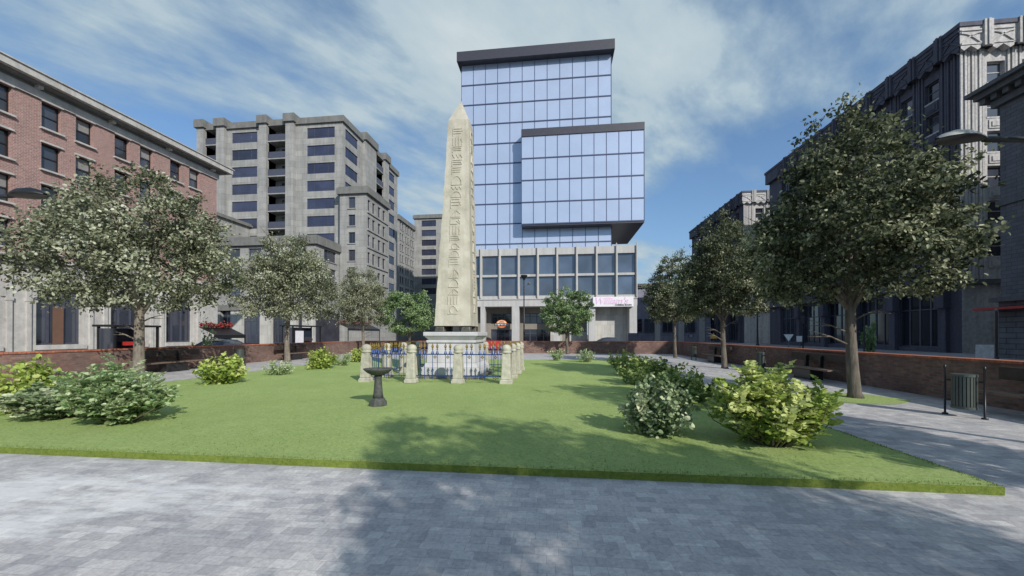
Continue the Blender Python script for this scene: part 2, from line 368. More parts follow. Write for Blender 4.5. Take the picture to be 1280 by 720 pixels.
def window(root, kind, face, plane, u0, u1, z0, z1, depth=.3, blind=False, label=None):
    w, h = u1-u0, z1-z0; P = PM(face, plane); p = P((u0+u1)/2, z0, depth-.1)
    fm_, pm_, ex, fm, pm = winmeshes(kind, w-.012, h-.012)
    o = link('window', fm_, fm, root); L = rootloc(root); o.location = (p[0]-L[0], p[1]-L[1], p[2]-L[2]+.006); o.rotation_euler = (0, 0, RZ[face])
    link('pane', pm_, pm, o)
    for nm, me, mt in ex:
        if nm == 'blind' and not blind: continue
        link(nm, me, mt, o)
    if label: o['label'] = label
    return o

# ---------------------------------------------------------------- world, sun, camera
SUN = np.array([.638, -.769, 0.]); EL = radians(30)
w = bpy.data.worlds.new('World'); sc.world = w; w.use_nodes = True; nt = w.node_tree; nt.nodes.clear()
sky = N(nt, 'ShaderNodeTexSky'); sky.sky_type = 'NISHITA'; sky.sun_disc = False; sky.sun_elevation = EL
sky.sun_rotation = atan2(SUN[0], SUN[1]); sky.air_density = 1.0; sky.dust_density = .6; sky.ozone_density = 2.5
tc = N(nt, 'ShaderNodeTexCoord'); sp = N(nt, 'ShaderNodeSeparateXYZ'); nt.links.new(tc.outputs['Generated'], sp.inputs[0])
zz = math_(nt, 'MAXIMUM', math_(nt, 'ADD', sp.outputs[2], .12), .04)
cb = N(nt, 'ShaderNodeCombineXYZ'); nt.links.new(math_(nt, 'DIVIDE', sp.outputs[0], zz), cb.inputs[0]); nt.links.new(math_(nt, 'DIVIDE', sp.outputs[1], zz), cb.inputs[1])
rot = N(nt, 'ShaderNodeMapping'); rot.inputs['Rotation'].default_value = (0, 0, radians(-52)); nt.links.new(cb.outputs[0], rot.inputs[0])
n1 = noise(nt, rot.outputs[0], 1.0, 8, .56, (.7, 1.2, 1)); n2 = noise(nt, rot.outputs[0], .42, 3, .5, (.6, 1.3, 1)); n3 = noise(nt, rot.outputs[0], 3.2, 6, .6, (.65, 1.15, 1))
den = math_(nt, 'ADD', math_(nt, 'ADD', math_(nt, 'MULTIPLY', n1, .72), math_(nt, 'MULTIPLY', n2, .34)), math_(nt, 'MULTIPLY', math_(nt, 'SUBTRACT', n3, .5), .45))
DEN = den
# gaps and banks of the cloud field, placed in the sky plane
def blob(cx, cy, rx, ry, amp, ang=0):
    mp = N(nt, 'ShaderNodeMapping'); mp.vector_type = 'TEXTURE'; mp.inputs['Location'].default_value = (cx, cy, 0); mp.inputs['Rotation'].default_value = (0, 0, ang); mp.inputs['Scale'].default_value = (rx, ry, 1)
    nt.links.new(cb.outputs[0], mp.inputs[0]); l = N(nt, 'ShaderNodeVectorMath'); l.operation = 'LENGTH'; nt.links.new(mp.outputs[0], l.inputs[0])
    k = math_(nt, 'SUBTRACT', 1.0, l.outputs['Value'], True); return math_(nt, 'MULTIPLY', math_(nt, 'MULTIPLY', k, k), amp)
BLOBS = []
BLOBS = [(0.0, 1.1, 1.5, .75, .22), (.55, 1.32, .75, .38, .16, .5), (.3, 2.0, .35, .55, .14), (.98, 1.68, .7, .33, -.3, .35), (.8, 2.4, .6, .9, -.3), (1.08, 1.08, .3, .14, -.16), (-.83, 1.0, .4, .25, -.13), (-1.42, 1.28, .6, .3, -.14), (-.75, 1.9, .8, .8, .09), (-.7, 1.32, .4, .25, .08), (-1.2, .85, .4, .2, .08)]
for bparam in BLOBS: den = math_(nt, 'ADD', den, blob(*bparam))
mask = ramp(nt, den, [(.42, (.06, .06, .06)), (.53, (.45, .45, .45)), (.64, (1, 1, 1))])
cl = ramp(nt, den, [(.48, (2.9, 4.3, 5.5)), (.62, (4.3, 5.5, 6.3)), (.85, (6.5, 7.2, 7.4))])
mul = mixc(nt, 1.0, sky.outputs[0], (1.1, 1.34, 1.52), 'MULTIPLY')
hz = math_(nt, 'MULTIPLY', math_(nt, 'POWER', math_(nt, 'SUBTRACT', 1.0, math_(nt, 'MAXIMUM', sp.outputs[2], 0.0), True), 4), .7)
mul = mixc(nt, hz, mul, (2.8, 4.1, 5.6))
bg = N(nt, 'ShaderNodeBackground'); bg.inputs[1].default_value = .1
nt.links.new(mixc(nt, mask, mul, cl), bg.inputs[0])
wo = N(nt, 'ShaderNodeOutputWorld'); nt.links.new(bg.outputs[0], wo.inputs[0])
sun = bpy.data.lights.new('sun', 'SUN'); sun.energy = 4.4; sun.angle = radians(.5); sun.color = (1, .955, .88)
so = bpy.data.objects.new('sun', sun); COL.objects.link(so)
from mathutils import Vector
so.rotation_euler = Vector((-SUN[0]*cos(EL), -SUN[1]*cos(EL), -sin(EL))).to_track_quat('-Z', 'Y').to_euler()
cam = bpy.data.cameras.new('camera'); co = bpy.data.objects.new('camera', cam); COL.objects.link(co); sc.camera = co
cam.sensor_width = 36; cam.lens = 36*482/1280; cam.shift_y = (415.7-360)/1280; cam.clip_end = 3000; cam.clip_start = .05
co.location = (0, 0, 1.7); co.rotation_euler = (radians(90.27), 0, radians(6.6))
sc.view_settings.view_transform = 'Standard'; sc.view_settings.look = 'None'; sc.view_settings.exposure = 0; sc.view_settings.gamma = 1
sc.render.engine = 'CYCLES'

# ---------------------------------------------------------------- setting
structure('ground', MB().quad((-1500, -1500, -.02), (1500, -1500, -.02), (1500, 1500, -.02), (-1500, 1500, -.02)), 'asphalt')
structure('park_paving', MB().quad((-18.2, -14, 0), (10.2, -14, 0), (10.2, 34.6, 0), (-18.2, 34.6, 0)), 'paving')
m = MB(); m.box(29, 30.2, -.02, 33.9, 103, .10); m.box(20, 8, -.02, 29.9, 29.95, .10); m.box(-35.9, 8, -.02, -30, 56, .10); m.box(-34, 51, -.02, 16.5, 59.3, .10)
structure('pavement', m, 'kerbstone')
lw = MB()
LX0, LX1, LY0, LY1 = -13.18, 4.69, 4.64, 24.6
nx, ny = 60, 60
vs = []; random.seed(3)
for j in range(ny+1):
    for i in range(nx+1):
        x = LX0+(LX1-LX0)*i/nx; y = LY0+(LY1-LY0)*j/ny
        e = min(i, nx-i, j, ny-j) == 0
        vs.append((x+(0 if not e else random.uniform(-.004, .004)), y, .09+(0 if e else .012*sin(x*1.1)*cos(y*.8)+random.uniform(0, .006))))
lw.add(vs, [(j*(nx+1)+i, j*(nx+1)+i+1, (j+1)*(nx+1)+i+1, (j+1)*(nx+1)+i) for j in range(ny) for i in range(nx)])
structure('lawn', lw, 'grass', smooth=True)
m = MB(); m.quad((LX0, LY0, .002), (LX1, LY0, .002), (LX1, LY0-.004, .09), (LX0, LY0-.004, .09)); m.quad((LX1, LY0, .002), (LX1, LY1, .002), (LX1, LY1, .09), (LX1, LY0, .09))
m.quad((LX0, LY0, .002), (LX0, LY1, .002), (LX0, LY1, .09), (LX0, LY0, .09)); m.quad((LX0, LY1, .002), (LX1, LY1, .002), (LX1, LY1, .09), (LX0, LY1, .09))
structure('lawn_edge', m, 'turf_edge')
m = MB(); n = 24; m.add([(7.75+1.25*cos(2*pi*i/n)*(1+.08*sin(5*i)), 11.3+1.0*sin(2*pi*i/n), .006) for i in range(n)], [tuple(range(n))])
structure('grass_patch', m, 'grass')
# short grass blades along the rim of the lawn, uncountable
g = MB(); rng = np.random.default_rng(5)
for k in range(4500):
    if k < 3400: x = rng.uniform(LX0, LX1); y = LY0+abs(rng.normal(0, .05)) if k < 1800 else LY0+rng.uniform(0, 1.6); 
    else: x = LX1-abs(rng.normal(0, .04)); y = rng.uniform(LY0, LY0+7)
    z = .088; h = rng.uniform(.012, .032); a = rng.uniform(0, 2*pi); dx, dy = .004*cos(a), .004*sin(a); lx, ly = rng.normal(0, .012, 2)
    g.add([(x-dx, y-dy, z), (x+dx, y+dy, z), (x+lx, y+ly, z+h)], [(0, 1, 2)])
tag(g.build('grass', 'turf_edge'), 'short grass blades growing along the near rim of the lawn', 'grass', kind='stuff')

# park walls (brick, tile coping)
def parkwall(name, x0, y0, x1, y1, label):
    t = thing('brick_wall', label, 'wall', ((x0+x1)/2, (y0+y1)/2, 0), group='low brick walls round the square')
    m = MB(); m.box(x0, y0, 0, x1, y1, 1.03); m.build('wall_body', 'brick_park', t, world=True)
    m = MB(); e = .035; m.box(x0-e if x1-x0 < 2 else x0, y0-e if y1-y0 < 2 else y0, 1.033, x1+e if x1-x0 < 2 else x1, y1+e if y1-y0 < 2 else y1, 1.10)
    m.build('coping', 'coping', t, world=True, bevel=.01); return t
parkwall('w', 10.2, -14, 10.55, 34.55, 'low brick wall with red coping along the shaded right side of the square')
parkwall('w', -18.55, -14, -18.2, 34.55, 'low brick wall with red coping along the left side of the square')
parkwall('w', -18.55, 34.6, 10.55, 34.95, 'low brick wall across the far end of the square behind the obelisk')

# ---------------------------------------------------------------- obelisk
OX, OY = -3.87, 14.75
t = thing('obelisk', 'tall tapering cream stone obelisk carved with glyphs on a white pedestal', 'obelisk', (OX, OY, .09))
m = MB(); zb, zt, zp = 1.93, 9.82, 10.76; hb, ht = .70, .40
seg = 26; vs = []; rng = np.random.default_rng(2)
for k in range(seg+1):
    f = k/seg; z = zb+(zt-zb)*f; h = hb+(ht-hb)*f
    for a, b in ((-1,-1),(-.33,-1),(.33,-1),(1,-1),(1,-.33),(1,.33),(1,1),(.33,1),(-.33,1),(-1,1),(-1,.33),(-1,-.33)):
        cr = 1 if abs(a) == 1 and abs(b) == 1 else 0
        j = rng.uniform(0, .022) if cr else rng.uniform(-.004, .004)
        vs.append((a*(h-j)+.15*f, b*(h-j), z))
fs = [(k*12+i, k*12+(i+1) % 12, (k+1)*12+(i+1) % 12, (k+1)*12+i) for k in range(seg) for i in range(12)]; fs.append(tuple(range(11, -1, -1)))
vs.append((.16, .0, zp)); ap = len(vs)-1; fs += [(seg*12+i, seg*12+(i+1) % 12, ap) for i in range(12)]
m.add(vs, fs); m.build('shaft', 'obelisk', t)
# raised glyph strokes on the front and right faces
def glyphs(face):
    g = MB(); r = random.Random(11 if face == 'f' else 29)
    def hw(z): return hb+(ht-hb)*(z-zb)/(zt-zb)
    def stroke(u0, z0, u1, z1, wd=.019):
        L = sqrt((u1-u0)**2+(z1-z0)**2)+1e-6; nx_, nz_ = -(z1-z0)/L*wd, (u1-u0)/L*wd; o = .022
        c = [(u0+nx_, z0+nz_), (u1+nx_, z1+nz_), (u1-nx_, z1-nz_), (u0-nx_, z0-nz_)]; i = [(u0+nx_*.5, z0+nz_*.5), (u1+nx_*.5, z1+nz_*.5), (u1-nx_*.5, z1-nz_*.5), (u0-nx_*.5, z0-nz_*.5)]
        ln = lambda z: .15*(z-zb)/(zt-zb); P = (lambda u, z, q: (u+ln(z), -hw(z)-q, z)) if face == 'f' else (lambda u, z, q: (hw(z)+q+ln(z), u, z))
        g.add([P(u, z, -.004) for u, z in c]+[P(u, z, o) for u, z in i], [(4,5,6,7),(0,1,5,4),(1,2,6,5),(2,3,7,6),(3,0,4,7)])
    z = 9.45; k = 0
    while z > 2.45:
        W = .19 if face == 'f' else .16; H = r.uniform(.2, .36); kind = r.choice('bwlsaeob')
        if face == 'r' : W *= 1.0
        if kind == 'b':
            for i in range(3): stroke(-W, z-H*i/3, W*r.uniform(.6, 1), z-H*i/3)
            stroke(-W, z-H, -W, z)
        elif kind == 'w':
            n = 5
            for i in range(n): stroke(-W+2*W*i/n, z-(H*.5 if i % 2 else 0), -W+2*W*(i+1)/n, z-(0 if i % 2 else H*.5))
            H *= .6
        elif kind == 'l':
            for i in range(4): stroke(-W+2*W*i/3.2, z, -W+2*W*i/3.2, z-H)
        elif kind == 's':
            stroke(-W, z-H, 0, z); stroke(0, z, W, z-H*.6); stroke(0, z, 0, z-H); stroke(-W, z-H, W, z-H)
        elif kind == 'a':
            for i in range(8):
                a0, a1 = pi*i/8, pi*(i+1)/8; stroke(W*cos(a0), z-H+H*sin(a0), W*cos(a1), z-H+H*sin(a1))
            stroke(-W, z-H, W, z-H)
        elif kind == 'e':
            stroke(-W, z, W, z); stroke(-W, z, -W, z-H); stroke(-W, z-H, W*.4, z-H); stroke(W*.2, z-H*.4, W, z-H)
        else:
            for i in range(10):
                a0, a1 = 2*pi*i/10, 2*pi*(i+1)/10; stroke(W*.6*cos(a0), z-H/2+H/2*sin(a0), W*.6*cos(a1), z-H/2+H/2*sin(a1))
            stroke(-W, z-H, W, z-H)
        if r.random() < .5: stroke(W*.6, z-H*.2, W, z-H*.7)
        z -= H+r.uniform(.05, .08)
    return g
glyphs('f').build('carved_inscription', 'obelisk', t); glyphs('r').build('carved_inscription', 'obelisk', t)
for sx in (-1, 1):
    for sy in (-1, 1):
        m = MB(); m.frustum(sx*.5, sy*.5, 1.70, 1.93, .2, .2, .15, .15); m.build('corner_support', 'bronze', t, bevel=.03)
m = MB(); m.frustum(0, 0, 1.70, 1.93, .16, .16, .12, .12); m.build('centre_support', 'pedestal', t)
m = MB(); m.box(-1.02, -1.02, 1.55, 1.02, 1.02, 1.70); m.frustum(0, 0, 1.40, 1.548, .86, .86, 1.0, 1.0); m.box(-.93, -.93, 1.30, .93, .93, 1.398)
m.build('pedestal_cap', 'pedestal', t, bevel=.02)
m = MB(); m.frustum(0, 0, .56, 1.298, .92, .92, .87, .87); m.frustum(0, 0, .40, .558, 1.02, 1.02, .95, .95); m.box(-1.08, -1.08, .12, 1.08, 1.08, .398)
m.build('pedestal_body', 'pedestal', t, bevel=.015)
m = MB(); m.box(-1.2, -1.2, -.02, 1.2, 1.2, .117); m.build('plinth', 'concrete_dark', t, bevel=.01)

# ---------------------------------------------------------------- fence: posts and railings
def stone_post():
    t = thing('stone_post', '', 'post', (0, 0, .09), group='stone fence posts round the obelisk')
    m = MB(); m.box(-.20, -.20, 0, .20, .20, .10); m.frustum(0, 0, .10, .15, .19, .19, .165, .165); m.build('base', 'post_stone', t, bevel=.015)
    m = MB(); m.frustum(0, 0, .152, .99, .16, .16, .125, .125); m.build('shaft', 'post_stone', t, bevel=.02)
    m = MB(); m.lathe([(.15, .992), (.165, 1.02), (.165, 1.05), (.135, 1.07), (.155, 1.10), (.165, 1.14), (.15, 1.2), (.11, 1.25), (.05, 1.275), (.005, 1.28)], n=16); m.build('cap', 'post_stone', t, smooth=True)
    return t
P0 = stone_post(); FX0, FX1, FY0, FY1 = -6.42, -1.62, 12.45, 17.25
pts = [(FX0+1.6*i, FY0) for i in range(4)]+[(FX1, FY0+1.6*i) for i in (1, 2)]+[(FX1-1.6*i, FY1) for i in range(4)]+[(FX0, FY1-1.6*i) for i in (1, 2)]
plab = ['front left corner stone post of the railed enclosure, behind the bird bath', 'second stone post from the left in the front row, right of the bird bath', 'third stone post from the left in the front row, before the obelisk pedestal',
 'front right corner stone post of the railed enclosure', 'first stone post behind the front right corner post', 'second stone post behind the front right corner post', 'back right corner stone post of the railed enclosure, farthest right',
 'back row stone post just right of the obelisk pedestal', 'back row stone post hidden mostly behind the obelisk pedestal', 'back left corner stone post seen between the blue railings', 'rear stone post on the left side of the enclosure', 'front stone post on the left side of the enclosure']
for i, (x, y) in enumerate(pts):
    o = P0 if i == 0 else dup(P0); o.location = (x, y, .09); o['label'] = plab[i]; o.rotation_euler = (0, 0, random.uniform(-.03, .03))
def quatre(m, x, z, r=.035):
    for dx, dz in ((r, 0), (-r, 0), (0, r), (0, -r)): m.lathe([(.001, z+dz-r*.8), (r*.75, z+dz), (.001, z+dz+r*.8)], x+dx, 0, 6)
def railing():
    t = thing('railing', '', 'railing', (0, 0, .09), group='blue and gold railings round the obelisk')
    m = MB(); m.box(-.66, -.012, .93, .66, .012, .965); m.build('top_rail', 'rail_blue', t)
    m = MB(); m.box(-.68, -.012, .22, .68, .012, .25); m.build('bottom_rail', 'rail_blue', t)
    xs = [-.52, -.36, -.08, .08, .36, .52]
    for x in xs:
        m = MB(); m.lathe([(.0105, .12), (.0105, 1.08)], x, 0, 8); m.lathe([(.012, .955), (.052, .966), (.042, 1.01), (.02, 1.07), (.01, 1.10)], x, 0, 8)
        b = m.build('bar', 'rail_blue', t)
        m = MB(); m.lathe([(.008, 1.09), (.035, 1.12), (.012, 1.15), (.045, 1.19), (.035, 1.23), (.008, 1.31)], x, 0, 7); m.build('finial', 'gold', b)
    for x in (-.44, 0, .44):
        m = MB(); quatre(m, x, .86); m.build('rosette', 'gold', t); m = MB(); quatre(m, x, .17); m.build('rosette', 'gold', t)
    return t
R0 = railing()
rl = []
for i in range(3): rl.append((FX0+.8+1.6*i, FY0, 0, ['left', 'middle', 'right'][i]+' blue and gold railing panel in the front of the enclosure'))
for i in range(3): rl.append((FX1, FY0+.8+1.6*i, pi/2, ['nearest', 'middle', 'farthest'][i]+' blue and gold railing panel on the right side of the enclosure'))
for i in range(3): rl.append((FX0+.8+1.6*i, FY1, 0, ['left', 'middle', 'right'][i]+' blue and gold railing panel in the back of the enclosure'))
for i in range(3): rl.append((FX0, FY0+.8+1.6*i, pi/2, ['nearest', 'middle', 'farthest'][i]+' blue and gold railing panel on the left side of the enclosure'))
for i, (x, y, r, l) in enumerate(rl):
    o = R0 if i == 0 else dup(R0); o.location = (x, y, .09); o.rotation_euler = (0, 0, r); o['label'] = l

# bird bath
t = thing('bird_bath', 'dark lead-coloured bird bath on a pedestal standing on the lawn', 'bird bath', (-3.99, 8.28, .09))
m = MB(); m.lathe([(.20, 0), (.205, .03), (.20, .10), (.17, .12), (.155, .16), (.12, .19)], n=8); m.build('foot', 'lead', t, bevel=.008)
m = MB(); m.lathe([(.118, .192), (.10, .30), (.085, .5), (.075, .64), (.09, .67), (.07, .69)], n=16); m.build('stem', 'lead', t, smooth=True)
m = MB(); m.lathe([(.05, .692), (.14, .70), (.24, .755), (.31, .82), (.325, .845), (.30, .845), (.22, .79), (.10, .77), (.02, .765)], n=28); m.build('bowl', 'lead', t, smooth=True)
m = MB(); m.lathe([(.001, .80), (.23, .801), (.23, .803), (.001, .804)], n=24); m.build('water', 'water', t)

# ---------------------------------------------------------------- trees and shrubs
def leaves_mesh(name, centers, normals, dirs, L, Wd, tone, fold=.25):
    n = len(centers); C = np.asarray(centers); Nn = np.asarray(normals); D = np.asarray(dirs)
    D = D/(np.linalg.norm(D, axis=1, keepdims=True)+1e-9); Nn = Nn-D*(Nn*D).sum(1, keepdims=True); Nn /= np.linalg.norm(Nn, axis=1, keepdims=True)+1e-9
    S = np.cross(D, Nn); L = np.asarray(L)[:, None]; Wd = np.asarray(Wd)[:, None]
    a = C; tip = C+D*L-Nn*L*.12
    l1 = C+D*L*.3+S*Wd+Nn*Wd*fold; r1 = C+D*L*.3-S*Wd+Nn*Wd*fold; l2 = C+D*L*.72+S*Wd*.8+Nn*Wd*fold*.6; r2 = C+D*L*.72-S*Wd*.8+Nn*Wd*fold*.6; mid = C+D*L*.5
    V = np.stack([a, l1, l2, tip, r2, r1], 1).reshape(-1, 3)
    me = bpy.data.meshes.new(name); me.vertices.add(6*n); me.vertices.foreach_set('co', V.ravel())
    base = (np.arange(n)*6)[:, None]; F = np.concatenate([base+np.array([[0, 1, 2, 3]]), base+np.array([[0, 3, 4, 5]])], 1).reshape(-1, 4)
    me.loops.add(F.size); me.loops.foreach_set('vertex_index', F.ravel()); me.polygons.add(len(F)); me.polygons.foreach_set('loop_start', np.arange(len(F))*4)
    me.update(calc_edges=True); at = me.attributes.new('tone', 'FLOAT', 'FACE'); at.data.foreach_set('value', np.repeat(np.clip(tone, 0, 1), 2).astype(np.float32)); me.validate(); return me
def tree(name, seed, H, R, zc0, tr, label, leafmat_, bark, loc, n_limb=7, leaf=.13, dens=1.0, lean=(0, 0), shape='dome', low_twigs=True, group=None, rz=0, flat=1.0, nclump=260):
    rng = np.random.default_rng(seed); t = thing(name, label, 'tree', loc, rz, group)
    tm = MB(); fork = zc0*.92
    tp = [np.array([.25*lean[0]*f*f+.05*sin(3*f+seed), lean[1]*f*f+.04*sin(4*f), z]) for f, z in ((0, -.05), (.1, .15), (.3, fork*.35), (.6, fork*.7), (.85, fork), (1, fork+.5))]
    tm.tube(tp, [tr*1.6, tr*1.15, tr, tr*.9, tr*.85, tr*.5], 14)
    zmid = (H+zc0)/2; ends = []; bm = MB(); top = tp[-2]
    def inside(p):
        # crown envelope: wide low skirt, rounded top
        f = (p[2]-zc0)/(H-zc0)
        if f < -.05 or f > 1: return 9
        if shape == 'dome': a_ = atan2(p[1]-lean[1], p[0]-lean[0]); rad = R*(.7+1.0*max(f, 0) if f < .3 else min(1, 1.22*max(0, 1-f)**.64))*(1+.13*sin(2*a_+seed+5*f)+.10*sin(5*a_+9*f+seed))
        else: rad = R*sqrt(max(0, 1-((f-.48)/.53)**2))
        return sqrt((p[0]-lean[0])**2+(p[1]-lean[1])**2)/(rad+1e-3)
    for i in range(n_limb):
        a = 2*pi*i/n_limb+rng.uniform(-.3, .3); f = rng.uniform(.12, .75) if i % 3 else rng.uniform(.75, .92); rr = R*(.72 if f < .6 else .3)
        e = np.array([lean[0]+rr*cos(a), lean[1]+rr*sin(a), zc0+(H-zc0)*f]); s = tp[3]*.3+top*.7 if i % 2 else top
        mid = s*.5+e*.5+np.array([rng.normal(0, .15), rng.normal(0, .15), -.02*R if f < .4 else .2]); q = s*.8+e*.2+np.array([0, 0, .12])
        path = [s, q, mid, e]; bm.tube(path, [tr*.5, tr*.4, tr*.24, tr*.07], 8)
        for k in range(5):
            b0 = mid*(1-k/5)+e*(k/5); d = rng.normal(0, 1, 3); d[2] = abs(d[2])*.6; d[:2] += np.array([cos(a), sin(a)])*.4; d /= np.linalg.norm(d)
            b1 = b0+d*R*rng.uniform(.3, .5); bm.tube([b0, (b0+b1)/2+rng.normal(0, .06, 3), b1], [tr*.16, tr*.1, tr*.03], 5); ends += [b1, (b0+b1)/2, b0]
        ends.append(e)
    if low_twigs:
        for a, z, ln in ((pi*.97, .62, 1.0), (pi*1.03, .5, 1.15), (.1, .75, .9)):
            s = np.array([tp[2][0], tp[2][1], zc0*z]); d = np.array([cos(a), sin(a), .38]); bm.tube([s, s+d*ln*.5+(0, 0, .05), s+d*ln], [tr*.2, tr*.13, .008], 6)
            bm.tube([s+d*ln*.5+(0, 0, .05), s+d*ln*.6+np.array([cos(a), sin(a), 0])*.5], [.02, .005], 5)
    tm.build('trunk', bark, t, smooth=True); bm.build('branches', bark, t, smooth=True)
    # clumps
    cl = []
    for e in ends:
        if inside(e) < 1.1: cl.append(e)
    while len(cl) < nclump:
        f = rng.uniform(0, 1); a = rng.uniform(0, 2*pi); r = R*sqrt(rng.uniform(.12, 1.0)); p = np.array([lean[0]+r*cos(a), lean[1]+r*sin(a), zc0+(H-zc0)*f])
        ins = inside(p)
        if ins < 1.0 and (ins > .5 or rng.random() < .35): cl.append(p)
    cl = np.array(cl); C = []; TN = []
    for c in cl:
        k = int(rng.uniform(22, 60)*dens); s = rng.uniform(.13, .30)*(R/3.6)
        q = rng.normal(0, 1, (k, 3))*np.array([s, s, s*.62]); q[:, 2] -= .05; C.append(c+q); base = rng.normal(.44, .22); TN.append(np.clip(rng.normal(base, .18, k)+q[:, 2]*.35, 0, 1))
    # stray leaves that roughen the outline
    C = np.concatenate(C); TN = np.concatenate(TN); n = len(C)
    out = C-np.array([lean[0], lean[1], zmid*.8]); out /= np.linalg.norm(out, axis=1, keepdims=True)+1e-6
    Nn = rng.normal(0, .62, (n, 3))+out*.35+np.array([0, 0, .65]); D = rng.normal(0, 1, (n, 3))+out*.5; D[:, 2] -= .3
    me = leaves_mesh('crown', C, Nn, D, rng.uniform(.7, 1.25, n)*leaf, rng.uniform(.26, .40, n)*leaf, TN)
    link('crown', me, leafmat_, t); return t
GR_L, GR_R, GR_B = 'row of trees along the left wall', 'row of trees along the right wall', 'small trees by the far wall'
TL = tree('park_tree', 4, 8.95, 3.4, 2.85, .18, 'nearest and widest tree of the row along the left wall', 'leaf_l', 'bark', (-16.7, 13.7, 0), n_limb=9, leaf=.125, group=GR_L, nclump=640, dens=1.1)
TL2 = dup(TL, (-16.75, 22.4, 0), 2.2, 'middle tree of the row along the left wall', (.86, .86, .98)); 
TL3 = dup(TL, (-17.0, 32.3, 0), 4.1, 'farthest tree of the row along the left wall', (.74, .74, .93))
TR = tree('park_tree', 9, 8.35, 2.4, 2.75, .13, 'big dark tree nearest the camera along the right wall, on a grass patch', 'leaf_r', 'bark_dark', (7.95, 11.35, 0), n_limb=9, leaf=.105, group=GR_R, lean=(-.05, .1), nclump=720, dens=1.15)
TR2 = dup(TR, (8.35, 20.4, 0), .35, 'second dark tree of the row along the right wall', (.92, .92, .99))
TR3 = dup(TR, (8.6, 29.3, 0), 1.3, 'farthest dark tree of the row along the right wall', (.85, .85, .99))
TR4 = dup(TR, (8.9, 2.4, 0), 2.5, 'dark tree right of the camera whose outer leaves enter at upper right', (.76, .76, .98))
TR5 = dup(TL, (7.5, -4.75, 0), 3.4, 'tree behind the camera that shades the lawn', (.80, .80, 1.08), group=GR_R)
TB = tree('small_tree', 21, 5.95, 2.15, 1.75, .12, 'small bright green tree by the far wall, right of the obelisk', 'leaf_b', 'bark_dark', (.9, 33.6, 0), n_limb=6, leaf=.14, group=GR_B, shape='round', nclump=260, low_twigs=False, dens=1.2)
TB2 = dup(TB, (-13.1, 33.4, 0), 2.0, 'small bright green tree by the far wall, left of the obelisk', (1.12, 1.12, 1.0))
# low outer twigs of the tree right of the camera
rng = np.random.default_rng(77); C = []; D = []; tws = []
for hub, tip, k in (((6.2, 3.2, 5.6), (5.05, 4.15, 5.35), 16), ((6.6, 3.4, 3.2), (5.25, 4.25, 3.35), 16)):
    hub = np.array(hub); tip = np.array(tip); tw = MB(); tws.append(tw); tw.tube([hub, (hub+tip)/2+(0, 0, .06), tip], [.016, .01, .003], 5)
    for i in range(k): f = rng.uniform(.5, 1); C.append(hub*(1-f)+tip*f+rng.normal(0, .07, 3)); D.append(rng.normal(0, 1, 3)+(tip-hub)*.8)
C = np.array(C); off = np.array([8.9, 2.4, 0]); c_, s_ = cos(-2.5), sin(-2.5)
def tolocal(v, o_=True):
    v = np.asarray(v, float)-(off if o_ else 0); return np.stack([(v[:, 0]*c_-v[:, 1]*s_)/.76, (v[:, 0]*s_+v[:, 1]*c_)/.76, v[:, 2]/.98], 1)
me = leaves_mesh('twig_leaves', tolocal(C), rng.normal(0, .5, (len(C), 3))+np.array([0, 0, 1]), tolocal(D, False), rng.uniform(.1, .15, len(C)), rng.uniform(.03, .045, len(C)), rng.uniform(.1, .5, len(C)))
link('twig_leaves', me, 'leaf_r', TR4); [(setattr(q, 'v', [tuple(v) for v in tolocal(q.v)]), q.build('twig', 'twig', TR4)) for q in tws]
def shrub(seed, w, h, mat, label, loc, leaf=.08, stems=26, per=26, pinn=False, group='shrubs on the lawn', wid=.3):
    rng = np.random.default_rng(seed); t = thing('shrub', label, 'shrub', loc, rng.uniform(0, 6), group); sm = MB(); C = []; D = []; Nn = []; TN = []; LL = []
    for i in range(stems):
        a = rng.uniform(0, 2*pi); sp_ = sqrt(rng.uniform(0, 1)); ln = h*rng.uniform(.5, 1.15)*(1-.4*sp_*sp_); rr = w/2*sp_*rng.uniform(.65, 1.2)
        b = np.array([.12*w*cos(a)*sp_, .12*w*sin(a)*sp_, 0]); e = np.array([rr*cos(a), rr*sin(a), ln]); mid = (b+e)/2+np.array([cos(a)*rr*.25, sin(a)*rr*.25, ln*.05])
        pth = [b, mid, e]; sm.tube(pth, [.012, .008, .003], 5); base = rng.normal(.5, .18)
        for k in range(per):
            f = rng.uniform(.06, 1)**.85; p = (1-f)**2*b+2*f*(1-f)*mid+f*f*e
            side = rng.uniform(0, 2*pi); dd = np.array([cos(side), sin(side), rng.uniform(-.2, 1.1)]); dd /= np.linalg.norm(dd)
            if pinn:
                pl = rng.uniform(.12, .22)*min(1, h*1.2)
                sd = np.cross(dd, (0, 0, 1)); sd /= np.linalg.norm(sd)
                for q in range(4):
                    for s_ in (-1, 1):
                        C.append(p+dd*pl*(q+1)/4+sd*s_*.008); D.append(dd*.5+sd*s_+np.array([0, 0, .15])); Nn.append(np.array([.2, -.35, .8])+rng.normal(0, .5, 3)); TN.append(base+rng.normal(0, .14)+.3*f); LL.append(leaf*rng.uniform(.8, 1.1))
                C.append(p+dd*pl); D.append(dd); Nn.append(np.array([0, 0, 1.])); TN.append(base+.3); LL.append(leaf)
            else:
                for q in range(3):
                    off = rng.normal(0, .028, 3)*(1+h); C.append(p+off); D.append(dd+rng.normal(0, .5, 3)); Nn.append(np.array([.2, -.3, .7])+rng.normal(0, .6, 3)); TN.append(base+rng.normal(0, .15)+.25*f); LL.append(leaf*rng.uniform(.6, 1.2))
    C = np.array(C); C[:, 2] = np.maximum(C[:, 2], .02); LL = np.array(LL)
    me = leaves_mesh('foliage', C, Nn, D, LL, LL*wid, np.array(TN)); sm.build('stem', 'twig', t); link('foliage', me, mat, t); return t
G = .09
